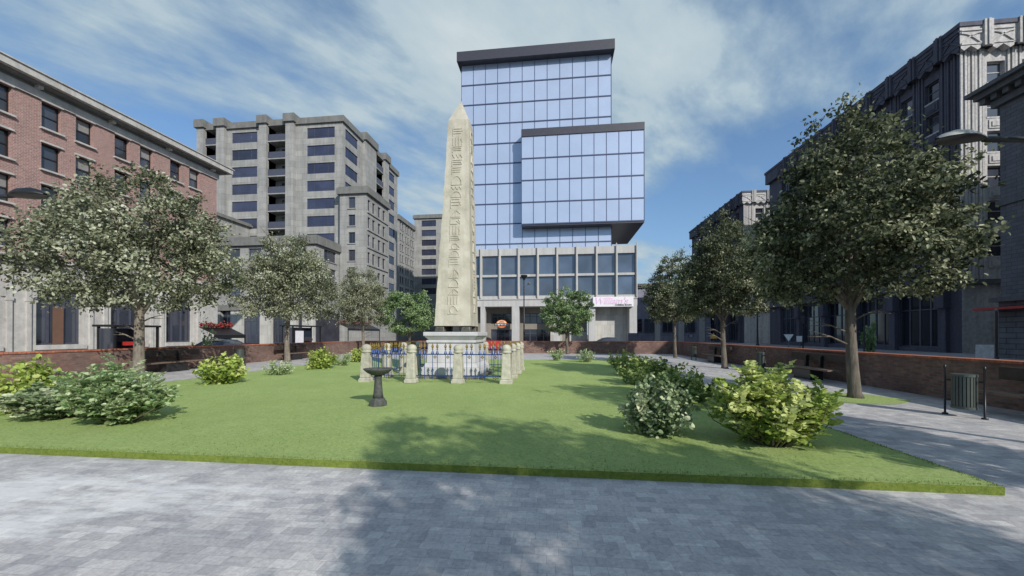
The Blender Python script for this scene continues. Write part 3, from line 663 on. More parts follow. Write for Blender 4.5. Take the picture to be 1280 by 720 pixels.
shrub(31, 1.55, 1.1, 'leaf_yel', 'large yellow-green broad-leaved shrub at the right front of the lawn', (3.12, 6.05, G), leaf=.078, stems=66, per=14, pinn=True, wid=.40)
shrub(32, 1.15, .86, 'leaf_white', 'grey-green shrub with whitish leaf tips left of the large yellow-green one', (1.62, 6.45, G), leaf=.078, stems=54, per=20, wid=.42)
S1 = shrub(33, 1.35, .80, 'leaf_deep', 'deep green bush just behind the whitish shrub, on its right', (2.9, 9.2, G), leaf=.10, stems=40, per=15, wid=.4)
S2 = shrub(34, 1.7, .95, 'leaf_deep', 'tall deep green bush in the middle of the right hand shrub row', (2.75, 10.7, G), leaf=.10, stems=46, per=15, wid=.4)
dup(S2, (2.75, 13.0, G), 2.0, 'deep green bush third from the back of the right hand shrub row', (1, 1, .9))
dup(S1, (3.0, 15.6, G), 1.0, 'deep green bush second from the back of the right hand shrub row', (1.2, 1.2, 1.05))
shrub(35, 1.5, .8, 'leaf_yel', 'yellowish shrub farthest back in the right hand shrub row', (3.2, 19.5, G), leaf=.085, stems=30, per=16)
PL = shrub(36, 1.15, .8, 'leaf_pale', 'pale green shrub right of the small tree by the far edge of the lawn', (1.7, 22.6, G), leaf=.1, stems=20, per=12, wid=.26)
dup(PL, (.05, 24.0, G), 2.2, 'pale green shrub left of the small tree by the far edge of the lawn', .95)
dup(PL, (-10.9, 14.1, G), 1.1, 'pale spiky shrub between the two yellow-green ones on the left of the lawn', (.95, .95, .78))
dup(PL, (-11.1, 19.0, G), 3.1, 'pale shrub on the left far lawn close to the enclosure', (1.1, 1.1, .85))
shrub(37, 1.5, 1.1, 'leaf_pale', 'broad pale green shrub at the left front of the lawn', (-7.95, 6.2, G), leaf=.085, stems=58, per=17, pinn=True, wid=.36)
shrub(38, 1.5, .68, 'leaf_white', 'low grey-green shrub left of the broad pale one', (-9.45, 6.4, G), leaf=.085, stems=44, per=14, pinn=True, wid=.36)
Y1 = shrub(39, 1.3, 1.1, 'leaf_yel', 'yellow-green shrub at the left edge of the photo', (-11.0, 6.8, G), leaf=.12, stems=44, per=14, wid=.42)
dup(Y1, (-10.95, 11.5, G), 1.5, 'yellow-green shrub alone on the left of the lawn near the litter bin', (1.05, 1.05, .88))
dup(Y1, (-11.0, 16.9, G), 2.9, 'yellow-green shrub farther back on the left, before the enclosure', (1.05, 1.05, .88))
dup(Y1, (-11.4, 21.3, G), 4.0, 'smallest yellow-green shrub, half behind the front left corner post', (.8, .8, .75))
t = shrub(40, 1.6, 1.3, 'leaf_pale', 'thin young sapling growing above the wall by the parked car', (-19.6, 19.6, 0), leaf=.14, stems=9, per=12, group='saplings on the street side'); t.scale = (1, 1, 1.9)
t = shrub(41, 1.8, 1.3, 'leaf_b', 'thin young sapling in the dark street beyond the right wall', (27.6, 37.3, 0), leaf=.2, stems=9, per=14, group='saplings on the street side'); t.scale = (1, 1, 2.4)
#REST#
# ---------------------------------------------------------------- red brick building on the left (facade faces +x)
bx = -36.; B = thing('brick_building', 'long red brick building with pale cornice and arched stone ground storey', 'building', (-44, 22, 0))
ops = []; rows = [7.5, 10.43, 13.36, 16.28]
ys = [9.4, 11.35, 13.95, 15.92, 18.52, 20.5, 23.08, 25.03, 27.6, 29.53, 32.17, 34.07]
for y in ys:
    for z in rows: ops.append((y, y+1.08, z, z+1.86))
m = MB(); facade(m, 'x+', bx, 6, 37.15, 7.0, 18.2, ops, .32); shell(m, -53, 6, bx, 37.15, 7.0, 18.2, skip='x+'); m.build('wall', 'brick_red', B, world=True)
for a, b, c, d in ops: window(B, 'sash', 'x+', bx, a, b, c, d, .3, blind=(random.random() < .45))
m = MB(); fbox(m, 'x+', bx, 5.9, 37.3, 18.2, 18.75, .15, .3); m.box(-53.1, 37.15, 18.2, bx, 37.3, 18.75); m.build('stone_band', 'limestone', B, world=True)
m = MB(); m.box(-53, 6, 18.75, -35.9, 37.2, 18.97); m.box(-53, 6, 18.97, -35.3, 37.7, 19.06); m.build('cornice_soffit', 'concrete_dark', B, world=True)
m = MB(); m.box(-54, 5, 19.06, -34.95, 38.1, 19.52); m.box(-54, 5, 19.523, -34.85, 38.2, 19.60); m.build('cornice', 'limestone', B, world=True)
for k, y in enumerate([9., 13.6, 18.1, 22.75, 27.2, 31.8, 36.4]):
    m = MB(); m.box(-35.9, y-.13, 18.76, -35.5, y+.13, 19.05); m.build('bracket', 'limestone', B, world=True)
arch = [(13.8, 16.5), (18.3, 21.0), (22.78, 25.5), (27.3, 30.0), (31.76, 34.5)]
m = MB(); aops = [(a, b, .95, 5.55) for a, b in arch]; facade(m, 'x+', bx+.12, 6, 37.2, .0, 6.5, aops, .55); shell(m, -53, 6, bx+.12, 37.2, 0, 6.5, skip='x+')
P = PM('x+', bx+.12)
for a, b in arch:            # spandrels make the round head
    r = (b-a)/2; cu = (a+b)/2; zs_ = 5.55-r
    for i in range(10):
        t0, t1 = pi*i/10, pi*(i+1)/10; u0_, u1_ = cu+r*cos(t0), cu+r*cos(t1); w0, w1 = zs_+r*sin(t0), zs_+r*sin(t1)
        m.quad(P(u0_, w0, .001), P(u1_, w1, .001), P(u1_, 5.56, .001), P(u0_, 5.56, .001)); m.quad(P(u0_, w0, 0), P(u1_, w1, 0), P(u1_, w1, .55), P(u0_, w0, .55))
m.build('stone_base', 'limestone', B, world=True)
for a, b in arch:
    m = MB(); r = (b-a)/2; cu = (a+b)/2; zs_ = 5.55-r
    for i in range(14):
        t0, t1 = pi*i/14, pi*(i+1)/14; q = [(cu+rr*cos(t), zs_+rr*sin(t)) for rr, t in ((r+.02, t0), (r+.02, t1), (r+.3, t1), (r+.3, t0))]
        m.add([P(u, z, -.001) for u, z in q]+[P(u, z, -.1) for u, z in q], [(4,5,6,7),(0,1,5,4),(1,2,6,5),(2,3,7,6),(3,0,4,7)])
    m.build('arch_moulding', 'limestone', B, world=True)
    m = MB(); fbox(m, 'x+', bx+.12, a-.12, b+.12, .62, .93, .14, .4); m.build('window_sill', 'limestone', B, world=True)
    window(B, 'shop', 'x+', bx+.12, a, b, .95, 5.5, .55)
    for s, q in ((a-.42, 1), (b+.42, 1)):
        m = MB(); fbox(m, 'x+', bx+.12, s-.12, s+.12, .5, 6.1, .12, .0); fbox(m, 'x+', bx+.12, s-.17, s+.17, 3.95, 4.2, .15, 0); m.build('pilaster', 'limestone', B, world=True)
m = MB(); m.box(bx-.25, 23.9, .96, bx-.2, 24.5, 3.7); m.build('door', 'brown_door', B, world=True)
m = MB(); fbox(m, 'x+', bx+.12, 6, 37.35, 6.5, 6.75, .25, .3); fbox(m, 'x+', bx+.12, 5.9, 37.5, 6.753, 7.0, .45, .3); m.build('belt_cornice', 'limestone', B, world=True)
m = MB(); fbox(m, 'x+', bx+.12, 6, 37.3, .0, .5, .1, .0); m.build('plinth', 'concrete', B, world=True)

# ---------------------------------------------------------------- grey concrete apartment block with lower wings
A = thing('apartment_block', 'tall grey concrete apartment block with stacked dark balconies and lower wings', 'building', (-50, 70, 0))
XR = -38.65; AY = 66.; AT = 40.35
rws = [37.7-3.25*k for k in range(11)]
op = [(a, b, z, z+1.95) for a, b in ((-60.8, -55.6), (-45.6, -40.2)) for z in rws]
def bal(face, plane, u0, u1, n, z_top, group=None):
    P = PM(face, plane)
    for k in range(n):
        z = z_top-3.25*k; m = MB()
        a, b = P(u0+.003, z, -.25), P(u1-.003, z+1.2, -.19); m.box(*a, *b); m.build('balcony_panel', 'balcony', A, world=True)
        m = MB(); a, b = P(u0+.003, z-.2, -.3), P(u1-.003, z-.003, 1.8); m.box(*a, *b); m.build('balcony_slab', 'concrete', A, world=True)
        m = MB(); a, b = P(u0+(u1-u0)*.35, z+1.3, 1.74), P(u0+(u1-u0)*.9, z+2.6, 1.79); m.box(*a, *b); m.build('balcony_window', 'glass_dark', A, world=True)
m = MB()
for u0, u1 in ((-61.8, -54.7), (-47.8, XR)): facade(m, 'y-', AY, u0, u1, 0, AT, [o for o in op if u0 < o[0] < u1], .25)
sops = [(66.9, 71.4, z, z+1.95) for z in rws]+[(84.9, 88.6, z, z+1.95) for z in rws]
facade(m, 'x+', XR, AY, 73.2, 0, AT, [o for o in sops if o[0] < 73], .25); facade(m, 'x+', XR, 84.0, 90.3, 0, AT, [o for o in sops if o[0] > 80], .25)
for (u0, u1) in ((-66.1, -63.45), (-53.25, -49.4)):      # balcony recesses
    m.quad((u0, AY+1.8, 0), (u1, AY+1.8, 0), (u1, AY+1.8, AT), (u0, AY+1.8, AT)); m.quad((u0, AY, 0), (u0, AY+1.8, 0), (u0, AY+1.8, AT), (u0, AY, AT)); m.quad((u1, AY, 0), (u1, AY+1.8, 0), (u1, AY+1.8, AT), (u1, AY, AT))
m.quad((XR-1.8, 77.8, 0), (XR-1.8, 82, 0), (XR-1.8, 82, AT), (XR-1.8, 77.8, AT)); m.quad((XR, 77.8, 0), (XR-1.8, 77.8, 0), (XR-1.8, 77.8, AT), (XR, 77.8, AT)); m.quad((XR, 82, 0), (XR-1.8, 82, 0), (XR-1.8, 82, AT), (XR, 82, AT))
m.quad((-67.5, AY, AT), (XR, AY, AT), (XR, 90.3, AT), (-67.5, 90.3, AT)); m.quad((-67.5, AY, 0), (-67.5, 90.3, 0), (-67.5, 90.3, AT), (-67.5, AY, AT)); m.quad((-67.5, 90.3, 0), (XR, 90.3, 0), (XR, 90.3, AT), (-67.5, 90.3, AT))
m.build('wall', 'concrete', A, world=True)
for o in op: window(A, 'strip', 'y-', AY, *o, depth=.2)
for o in sops: window(A, 'strip', 'x+', XR, *o, depth=.2)
for u0, u1 in ((-67.5, -66.1), (-63.45, -61.8), (-54.7, -53.25), (-49.4, -47.8)):
    m = MB(); m.box(u0, AY-.7, 0, u1, AY+1.9, AT+.3); m.build('pier', 'concrete', A, world=True)
for a, b in ((73.2, 77.8), (82.0, 84.0)):
    m = MB(); m.box(XR-1.9, a, 0, XR+.7, b, AT+.3); m.build('pier', 'concrete', A, world=True)
bal('y-', AY, -53.25, -49.4, 9, 37.6); bal('y-', AY, -66.1, -63.45, 5, 37.6); bal('x+', XR, 77.8, 82, 6, 37.6)
m = MB()
for u0, u1, y in ((-61.8, -54.7, 0), (-53.25, -49.4, 0), (-66.1, -63.45, 0), (-47.8, XR+.35, 0)): m.box(u0, AY-.35, AT+.003, u1, AY+.6, 41.45)
for u0, u1 in ((-67.85, -65.8), (-63.8, -61.5), (-55.0, -52.95), (-49.7, -47.5)): m.box(u0, AY-1.05, AT+.303, u1, AY+1.2, 42.1)
for a, b in ((AY+.6, 73.2), (77.8, 82.0), (84.0, 90.6)): m.box(XR-.6, a, AT+.003, XR+.35, b, 41.45)
for a, b in ((72.9, 78.1), (81.7, 84.3)): m.box(XR-1.2, a, AT+.303, XR+1.05, b, 42.1)
m.build('parapet', 'concrete_dark', A, world=True)
# left low wing, front podium wing, middle wing
def wing(x0, x1, y0, y1, top, ops_f, ops_s, kind='punched', corn=1.3, par=None, zb=0):
    par = par or A; m = MB(); facade(m, 'y-', y0, x0, x1, zb, top-corn, ops_f, .3); facade(m, 'x+', x1, y0, y1, zb, top-corn, ops_s, .3); shell(m, x0, y0, x1, y1, zb, top-corn, skip='y-x+')
    m.build('wing_wall', 'concrete', par, world=True)
    m = MB(); m.box(x0-.4, y0-.45, top-corn+.003, x1+.45, y1+.2, top-.25); m.box(x0-.2, y0-.3, top-.247, x1+.3, y1, top); m.build('wing_parapet', 'concrete_dark', par, world=True)
    for o in ops_f: window(par, kind, 'y-', y0, *o, depth=.3)
    for o in ops_s: window(par, kind, 'x+', x1, *o, depth=.3)
wing(-64, -57.0, 58.6, 66, 22.3, [(-58.6, -57.5, 20.0-3.2*k, 21.9-3.2*k-.1) for k in range(1, 5)]+[(-61, -59.5, 20.0-3.2*k, 21.8-3.2*k) for k in range(1, 5)], [], corn=.6)
wing(-57.0, -38.5, 58.0, 65.9, 17.7, [(u, u+2.3, z, z+1.95) for u in (-54.2, -50.4, -46.6, -42.6) for z in (13.9, 10.85, 7.8)], [(60.2, 63.7, 14.1, 16.0), (60.2, 63.7, 11.0, 12.9), (60.2, 63.7, 7.9, 9.8)], corn=1.45, zb=5.6)
wing(-38.4, -33.4, 64.67, 73.5, 27.9, [(-36.75, -35.5, z, z+2.0) for z in [24.1-3.12*k for k in range(7)]], [(a, b, z, z+2.05) for a, b in ((65.2, 66.1), (66.9, 67.9), (69.1, 70.2), (71.1, 72.2)) for z in [23.7-3.12*k for k in range(6)]], corn=1.3, zb=0)
m = MB()
for k in range(7): m.box(-33.39, 64.9, 23.35-3.12*k, -33.2, 73.4, 23.6-3.12*k)
m.build('string_course', 'concrete', A, world=True)
m = MB(); m.box(-57, 58.3, 0, -38.5, 65.9, 5.6)
m.build('shop_recess', 'interior', A, world=True)
for u in (-57.0, -53.2, -48.0, -43.5, -40.6):
    m = MB(); m.box(u, 57.6, 0, u+1.9, 58.28, 5.6); m.build('shop_pier', 'render_white' if u > -56 else 'concrete', A, world=True)
m = MB(); m.box(-57.2, 57.4, 5.603, -38.2, 58.4, 6.5); m.build('shop_lintel', 'concrete_dark', A, world=True)
for u in (-55.1, -51.3, -46.1, -41.6):
    window(A, 'shop', 'y-', 58.0, u+.01, u+(1.88 if u < -52 or u > -42 else (3.28 if u < -50 else 2.58)), .3, 5.5, depth=.3)

# ---------------------------------------------------------------- farther grey block seen between apartment block and tower
D = thing('distant_block', 'distant grey concrete block seen between the apartment block and the obelisk', 'building', (-42, 112, 0))
wing(-49, -44.65, 105, 117.4, 35.8, [], [(a, a+1.0, z, z+2.0) for a in (106, 107.6, 110.2, 111.8, 114.2, 115.8) for z in [32-3.1*k for k in range(9)]], par=D, corn=1.4)
wing(-44.64, -28, 117.4, 128, 39.4, [(u, u+4.7, z, z+1.9) for u in (-42.3, -35.5) for z in [35.7-3.05*k for k in range(8)]], [], kind='strip', par=D, corn=1.2)

# ---------------------------------------------------------------- glass tower on a stone podium
T = thing('glass_tower', 'stepped glass office tower with dark roof edges on a pale stone podium', 'building', (0, 68, 0))
def curtain(x0, x1, y, z1, z0, rowh, cols, yb, side=True):
    # one glass band per floor
    z = z1; k = 0
    while z > z0+.2:
        zl = max(z0, z-rowh); b = MB()
        for c in range(cols):
            a, e = x0+(x1-x0)*c/cols, x0+(x1-x0)*(c+1)/cols
            b.quad((a, y, zl), (e, y, zl), (e, y, z), (a, y, z))
        b.quad((x1, y, zl), (x1, yb, zl), (x1, yb, z), (x1, y, z)); b.quad((x0, y, zl), (x0, yb, zl), (x0, yb, z), (x0, y, z))
        o = b.build('glass_band', 'curtain', T, world=True)
        m = MB(); m.box(x0-.03, y-.07, zl-.09, x1+.03, y+.0, zl+.09); m.box(x1, y, zl-.09, x1+.05, yb, zl+.09); L = T.location
        for c in range(cols+1):
            a = x0+(x1-x0)*c/cols; m.box(a-.04, y-.05, zl+.093, a+.04, y-.001, z-.093)
        for c in range(1, 7): a = y+(yb-y)*c/7; m.box(x1, a-.04, zl+.093, x1+.05, a+.04, z-.093)
        m2 = m.build('mullions', 'mullion', T, world=True); m2.parent = o
        z = zl
curtain(-15.5, 8.55, 61.8, 45.75, 15.25, 3.27, 12, 80)
curtain(-5.43, 13.15, 60.0, 32.6, 18.9, 3.43, 10, 74)
m = MB(); m.box(-15.45, 61.85, 15.2, 8.5, 80, 46.5); m.box(-5.38, 60.05, 18.95, 13.1, 74, 32.6); m.build('core', 'mullion', T, world=True)
m = MB(); m.box(-16.0, 60.6, 45.75, 8.95, 81, 47.3); m.build('roof_edge', 'fascia', T, world=True)
m = MB(); m.box(-5.47, 59.85, 32.6, 13.2, 74.05, 33.75); m.build('roof_edge', 'fascia', T, world=True)
m = MB(); m.box(-5.44, 60.01, 18.6, 13.16, 74, 18.85); m.build('soffit', 'fascia', T, world=True)
# podium
PY = 60.2; piers = [-14.95+3.0*i for i in range(10)]; pr_ = []
zr = [(11.1, 14.1), (7.75, 10.75)]
for i in range(9):
    a = piers[i]+.2; b = piers[i+1]-.2
    for z0, z1 in zr: pr_.append((a, b, z0, z1))
m = MB(); facade(m, 'y-', PY, -15.0, 12.15, 6.1, 15.2, pr_, .45); shell(m, -15.0, PY, 12.15, 80, 6.1, 15.2, skip='y-'); m.quad((-15, PY, 6.1), (12.15, PY, 6.1), (12.15, 80, 6.1), (-15, 80, 6.1)); m.build('podium_wall', 'podium', T, world=True)
for o in pr_: window(T, 'podium', 'y-', PY, *o, depth=.45)
for x in piers:
    m = MB(); m.box(x-.07, PY-.3, 7.4, x+.07, PY-.002, 15.6); m.build('fin', 'podium', T, world=True)
m = MB(); m.box(-15.1, PY-.12, 7.15, 12.2, PY-.002, 7.4); m.build('ledge', 'podium', T, world=True)
for x0, x1, z0 in ((-12.0, -11.3, 0), (-7.0, -5.85, 0), (-.4, .5, 0), (4.9, 5.9, 0), (11.0, 12.1, 1.9)):
    m = MB(); m.box(x0, PY+.01, z0, x1, PY+1.2, 6.1); m.build('column', 'podium', T, world=True)
wops = [(-10.9, -7.4, 3.45, 5.2), (-10.9, -7.4, .3, 2.55), (-5.5, -1.0, 3.45, 5.2), (-5.5, -1.0, .3, 2.55)]
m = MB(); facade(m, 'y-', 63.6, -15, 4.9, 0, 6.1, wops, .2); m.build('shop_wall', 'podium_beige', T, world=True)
for o in wops: window(T, 'shop', 'y-', 63.6, *o, depth=.2)
m = MB(); m.box(-1.0, 63.3, 0, 0.9, 63.59, 2.1); m.box(2.1, 63.3, 0, 4.9, 63.59, 2.1); m.build('dado', 'render_white', T, world=True)
m = MB(); m.quad((5.9, 62.5, 0), (11.0, 62.5, 0), (11.0, 62.5, 6.1), (5.9, 62.5, 6.1)); m.quad((5.9, 61.4, 0), (5.9, 63.6, 0), (5.9, 63.6, 6.1), (5.9, 61.4, 6.1)); m.quad((11.0, 61.4, 0), (11.0, 63.6, 0), (11.0, 63.6, 6.1), (11.0, 61.4, 6.1)); m.build('garage_wall', 'render_white', T, world=True)
# signs on the podium
def text_mesh(name, s, size, mat, parent, loc, shear=0, ext=.02):
    cu = bpy.data.curves.new('c', 'FONT'); cu.body = s; cu.size = size; cu.shear = shear; cu.extrude = ext; cu.align_x = 'CENTER'; cu.offset = size*.02
    o = bpy.data.objects.new('tmp', cu); COL.objects.link(o); me = bpy.data.meshes.new_from_object(o); bpy.data.objects.remove(o)
    q = link(name, me, mat, parent); q.location = loc; q.rotation_euler = (pi/2, 0, 0); return q
t = thing('shop_sign', 'wide white sign board with pink script lettering above the garage bay', 'sign', (8.5, PY-.2, 5.9))
m = MB(); m.box(-3.0, -.25, 0, 3.0, .19, 1.5); m.build('board', 'sign_white', t, bevel=.03)
text_mesh('lettering', "William's", 1.35, 'pink', t, (-.35, -.28, .45), .35)
text_mesh('small_lettering', "COMING SOON", .34, 'text_dark', t, (1.5, -.28, .14))
t = thing('round_sign', 'orange oval sign with white lettering on a black bar above the restaurant front', 'sign', (-8.55, 59.95, 3.35))
m = MB(); n = 28; m.add([(.85*cos(2*pi*i/n), 0, .62*sin(2*pi*i/n)) for i in range(n)]+[(.85*cos(2*pi*i/n), -.15, .62*sin(2*pi*i/n)) for i in range(n)], [tuple(range(n, 2*n))]+[(i, (i+1) % n, n+(i+1) % n, n+i) for i in range(n)]); m.build('disc', 'orange', t)
m = MB(); m.add([(.7*cos(pi*i/12), -.18, .12+.42*sin(pi*i/12)) for i in range(13)], [tuple(range(13))]); m.build('upper_face', 'cream', t)
m = MB(); m.box(-.45, -.2, .22, .45, -.185, .34); m.box(-.3, -.2, .40, .3, -.185, .46); m.build('upper_lettering', 'red', t)
m = MB(); m.box(-1.15, -.25, -.32, 1.15, -.19, .08); m.build('bar', 'fascia', t)
r = random.Random(4); x = -.95
for k in range(8):
    wd = r.uniform(.14, .2); m = MB(); m.box(x, -.27, -.24, x+.05, -.255, .0); m.box(x+.05, -.27, r.choice((-.05, -.14, -.24)), x+wd, -.255, r.choice((.0, -.06)))
    m.build('lettering', 'white', t); x += wd+.05

# ---------------------------------------------------------------- ornate stone buildings on the right (facade faces -x, gable faces -y)
def ornate(Y0, Y1, x1, label, full=True):
    X0 = 34.; R = thing('ornate_building', label, 'building', (X0+8, (Y0+Y1)/2, 0)); bays = []; y = Y0+1.75
    while y+2.5 < Y1-1.2: bays.append(y); y += 2.55
    zrow = [22.9-2.93*k for k in range(6)]
    fops = [(y+.12, y+1.42, z, z+1.75) for y in bays for z in zrow]
    big = [(bays[i]+.2, bays[i+1]+1.9, .5, 5.6) for i in range(0, len(bays)-1, 2)]
    gops = [(X0+1.95+2.55*i, X0+3.3+2.55*i, z, z+1.75) for i in range(int((x1-X0-2)/2.55)) for z in zrow]
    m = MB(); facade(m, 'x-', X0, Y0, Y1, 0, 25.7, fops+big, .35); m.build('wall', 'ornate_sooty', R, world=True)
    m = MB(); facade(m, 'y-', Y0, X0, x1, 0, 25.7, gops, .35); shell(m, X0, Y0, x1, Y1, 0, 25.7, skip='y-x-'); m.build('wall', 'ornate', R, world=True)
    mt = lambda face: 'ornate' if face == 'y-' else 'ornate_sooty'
    lim = 100
    for i, o in enumerate(fops): window(R, 'sooty', 'x-', X0, *o, depth=.35)  # street-side windows get darker frames to go with the painted shade
    for o in gops[:18]: window(R, 'ornate', 'y-', Y0, *o, depth=.35)
    for o in big: window(R, 'shop', 'x-', X0, *o, depth=.35)
    def flutes(face, plane, u, n, z0, z1, w=.17, gap=.1, out=.16):
        m = MB()
        for i in range(n): a = u+i*(w+gap); fbox(m, face, plane, a, a+w, z0, z1, out*(1 if i % 2 else .65), .0)
        m.build('pilaster', mt(face), R, world=True)
    flutes('x-', X0, Y0+.05, 6, 6.3, 25.7); flutes('y-', Y0, X0-.1, 7, 6.3, 25.7)
    for y in bays[1:]: flutes('x-', X0, y-1.02, 4, 6.3, 25.7)
    for i in range(1, int((x1-X0-2)/2.55)): flutes('y-', Y0, X0+.85+2.55*i, 4, 6.3, 25.7)
    for k, z in enumerate(zrow):                                   # carved panels under the windows, one course per storey
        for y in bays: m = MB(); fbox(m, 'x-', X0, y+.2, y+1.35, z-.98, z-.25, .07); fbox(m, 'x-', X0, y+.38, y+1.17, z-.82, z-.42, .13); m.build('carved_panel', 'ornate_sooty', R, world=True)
        for i in range(int((x1-X0-2)/2.55)):
            a = X0+1.95+2.55*i; m = MB(); fbox(m, 'y-', Y0, a+.1, a+1.25, z-.98, z-.25, .07); fbox(m, 'y-', Y0, a+.28, a+1.07, z-.82, z-.42, .13); m.build('carved_panel', 'ornate', R, world=True)
    # attic: projecting band with crossed relief panels and fluted blocks
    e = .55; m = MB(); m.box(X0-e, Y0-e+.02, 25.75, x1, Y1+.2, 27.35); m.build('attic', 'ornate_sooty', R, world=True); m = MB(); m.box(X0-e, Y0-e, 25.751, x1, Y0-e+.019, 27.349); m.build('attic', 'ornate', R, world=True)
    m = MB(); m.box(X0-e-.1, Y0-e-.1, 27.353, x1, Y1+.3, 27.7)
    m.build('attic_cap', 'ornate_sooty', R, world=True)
    def relief(face, plane, u0, u1):
        m = MB(); P = PM(face, plane)
        fbox(m, face, plane, u0, u1, 26.95, 27.07, .09); fbox(m, face, plane, u0, u1, 25.8, 25.9, .07)
        for s in (0, 1):
            for i in range(8):
                f0, f1 = i/8, (i+1)/8; z0, z1 = (25.95+.9*sin(f0*pi/2), 25.95+.9*sin(f1*pi/2)) ; a, b = u0+(u1-u0)*f0, u0+(u1-u0)*f1
                if s: a, b = u1-(u1-u0)*f0, u1-(u1-u0)*f1
                m.add([P(a, z0, -.09), P(b, z1, -.09), P(b, z1-.13, -.09), P(a, z0-.13, -.09), P(a, z0, 0), P(b, z1, 0), P(b, z1-.13, 0), P(a, z0-.13, 0)], [(0,1,2,3),(0,1,5,4),(3,2,6,7)])
        m.build('relief', mt(face), R, world=True)
        # scalloped lower edge
        m = MB(); c = (u0+u1)/2; pts = [(u0, 25.748), (u0, 25.55), (c-.5, 25.35), (c, 25.75-.02), (c+.5, 25.35), (u1, 25.55), (u1, 25.748)]
        m.add([P(u, z, -.02) for u, z in pts], [(0,1,2,3),(3,4,5,6),(0,3,6)]); m.add([P(u, z, .5) for u, z in pts]+[P(u, z, -.02) for u, z in pts], [(1,2,9,8),(2,3,10,9),(3,4,11,10),(4,5,12,11)])
        m.build('scallop', mt(face), R, world=True)
    relief('y-', Y0-e, X0-.5, X0+1.0); 
    for i in range(int((x1-X0-2)/2.55)): a = X0+1.95+2.55*i; relief('y-', Y0-e, a-.1, a+1.45)
    relief('x-', X0-e, Y0-.5, Y0+1.0)
    for y in bays: relief('x-', X0-e, y, y+1.5)
    def blocks(face, plane, u):
        m = MB()
        for i in range(3): fbox(m, face, plane, u+i*.25, u+i*.25+.17, 25.6, 27.75, .2 if i != 1 else .28)
        m.build('attic_block', mt(face), R, world=True)
    for i in range(int((x1-X0-2)/2.55)+1): blocks('y-', Y0-e, X0+1.1+2.55*i)
    for y in bays: blocks('x-', X0-e, y-.9)
    m = MB(); fbox(m, 'x-', X0, Y0-.3, Y1, 5.9, 6.3, .45); fbox(m, 'y-', Y0, X0-.4, x1, 5.9, 6.3, .45); m.build('belt_cornice', 'ornate_dark', R, world=True)
    for i in range(0, len(bays)-1, 2):
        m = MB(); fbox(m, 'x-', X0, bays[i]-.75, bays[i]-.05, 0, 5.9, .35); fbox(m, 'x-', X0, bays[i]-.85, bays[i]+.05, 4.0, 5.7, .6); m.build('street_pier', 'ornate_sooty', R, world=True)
    return R
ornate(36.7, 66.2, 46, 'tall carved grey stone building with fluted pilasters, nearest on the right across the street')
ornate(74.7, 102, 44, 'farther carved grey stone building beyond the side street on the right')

# near right building
Nn = thing('stone_corner_building', 'grey block building with dark dentilled cornice at the right edge of the photo', 'building', (38, 19, 0))
nops = [(a, a+1.3, z, z+2.2) for a in (9.5, 13, 16.5, 20, 23.5) for z in (5.3, 9.0, 13.0)]
m = MB(); facade(m, 'x-', 30, 7, 29.85, 4.2, 17.2, nops, .3); shell(m, 30, 7, 46, 29.85, 4.2, 17.2, skip='x-'); m.build('wall', 'block_grey', Nn, world=True)
for o in nops: window(Nn, 'ornate', 'x-', 30, *o, depth=.3)
m = MB(); m.box(29.93, 7, 0, 46, 29.92, 3.9); m.build('rusticated_base', 'rust_grey', Nn, world=True)
m = MB(); m.box(29.6, 6.9, 3.9, 46, 30.2, 4.197); m.box(29.85, 7, 10.4, 29.998, 30.0, 10.8); m.build('string_course', 'ornate_dark', Nn, world=True)
m = MB(); m.box(29.0, 8, 3.35, 29.92, 30.6, 3.5); m.build('awning_edge', 'red', Nn, world=True)
m = MB(); m.box(29.7, 6.8, 17.2, 46, 30.1, 17.65); m.box(29.1, 6.5, 18.0, 46, 30.6, 18.35); m.box(28.8, 6.3, 18.353, 46, 30.9, 18.62)
for k in range(34): m.box(29.35, 7+k*.7, 17.65, 46 if k == 33 else 30, 7.35+k*.7, 18.0)
m.build('cornice', 'ornate_dark', Nn, world=True)

# building closing the street at the far right
E_ = thing('far_hall', 'low wide building in violet shade closing the street right of the tower', 'building', (26, 96, 0))
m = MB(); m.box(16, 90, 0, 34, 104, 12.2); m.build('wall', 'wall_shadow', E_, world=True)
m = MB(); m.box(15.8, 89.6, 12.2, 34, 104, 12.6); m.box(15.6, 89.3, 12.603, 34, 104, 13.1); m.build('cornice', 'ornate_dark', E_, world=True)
for x in (21.9, 27.0, 31.4):
    m = MB(); m.box(x, 89.7, 0.1, x+1.2, 89.99, 12.1); m.build('pilaster', 'podium', E_, world=True)
for x in (17, 19.6, 23.6, 28.4):
    window(E_, 'shop', 'y-', 89.95, x, x+2.2, 2.2, 5.2, depth=-.1)
# plain houses far behind, closing the horizon
def background(x0, y0, x1, y1, h, label, mat='concrete'):
    b = thing('distant_building', label, 'building', ((x0+x1)/2, (y0+y1)/2, 0)); rows_ = int((h-2)/3.4)
    m = MB(); m.box(x0, y0, 0, x1, y1, h); m.build('wall', mat, b, world=True); m = MB(); m.box(x0-.4, y0-.4, h+.003, x1+.4, y1, h+.9); m.build('parapet', 'concrete_dark', b, world=True)
    for k in range(rows_):
        x = x0+1.5
        while x < x1-2.5: window(b, 'strip', 'y-', y0-.1, x, x+2.2, 1.6+3.4*k, 3.3+3.4*k, depth=.15); x += 4.4
background(-27, 100, -16, 112, 14, 'plain concrete building just visible left of the tower podium')

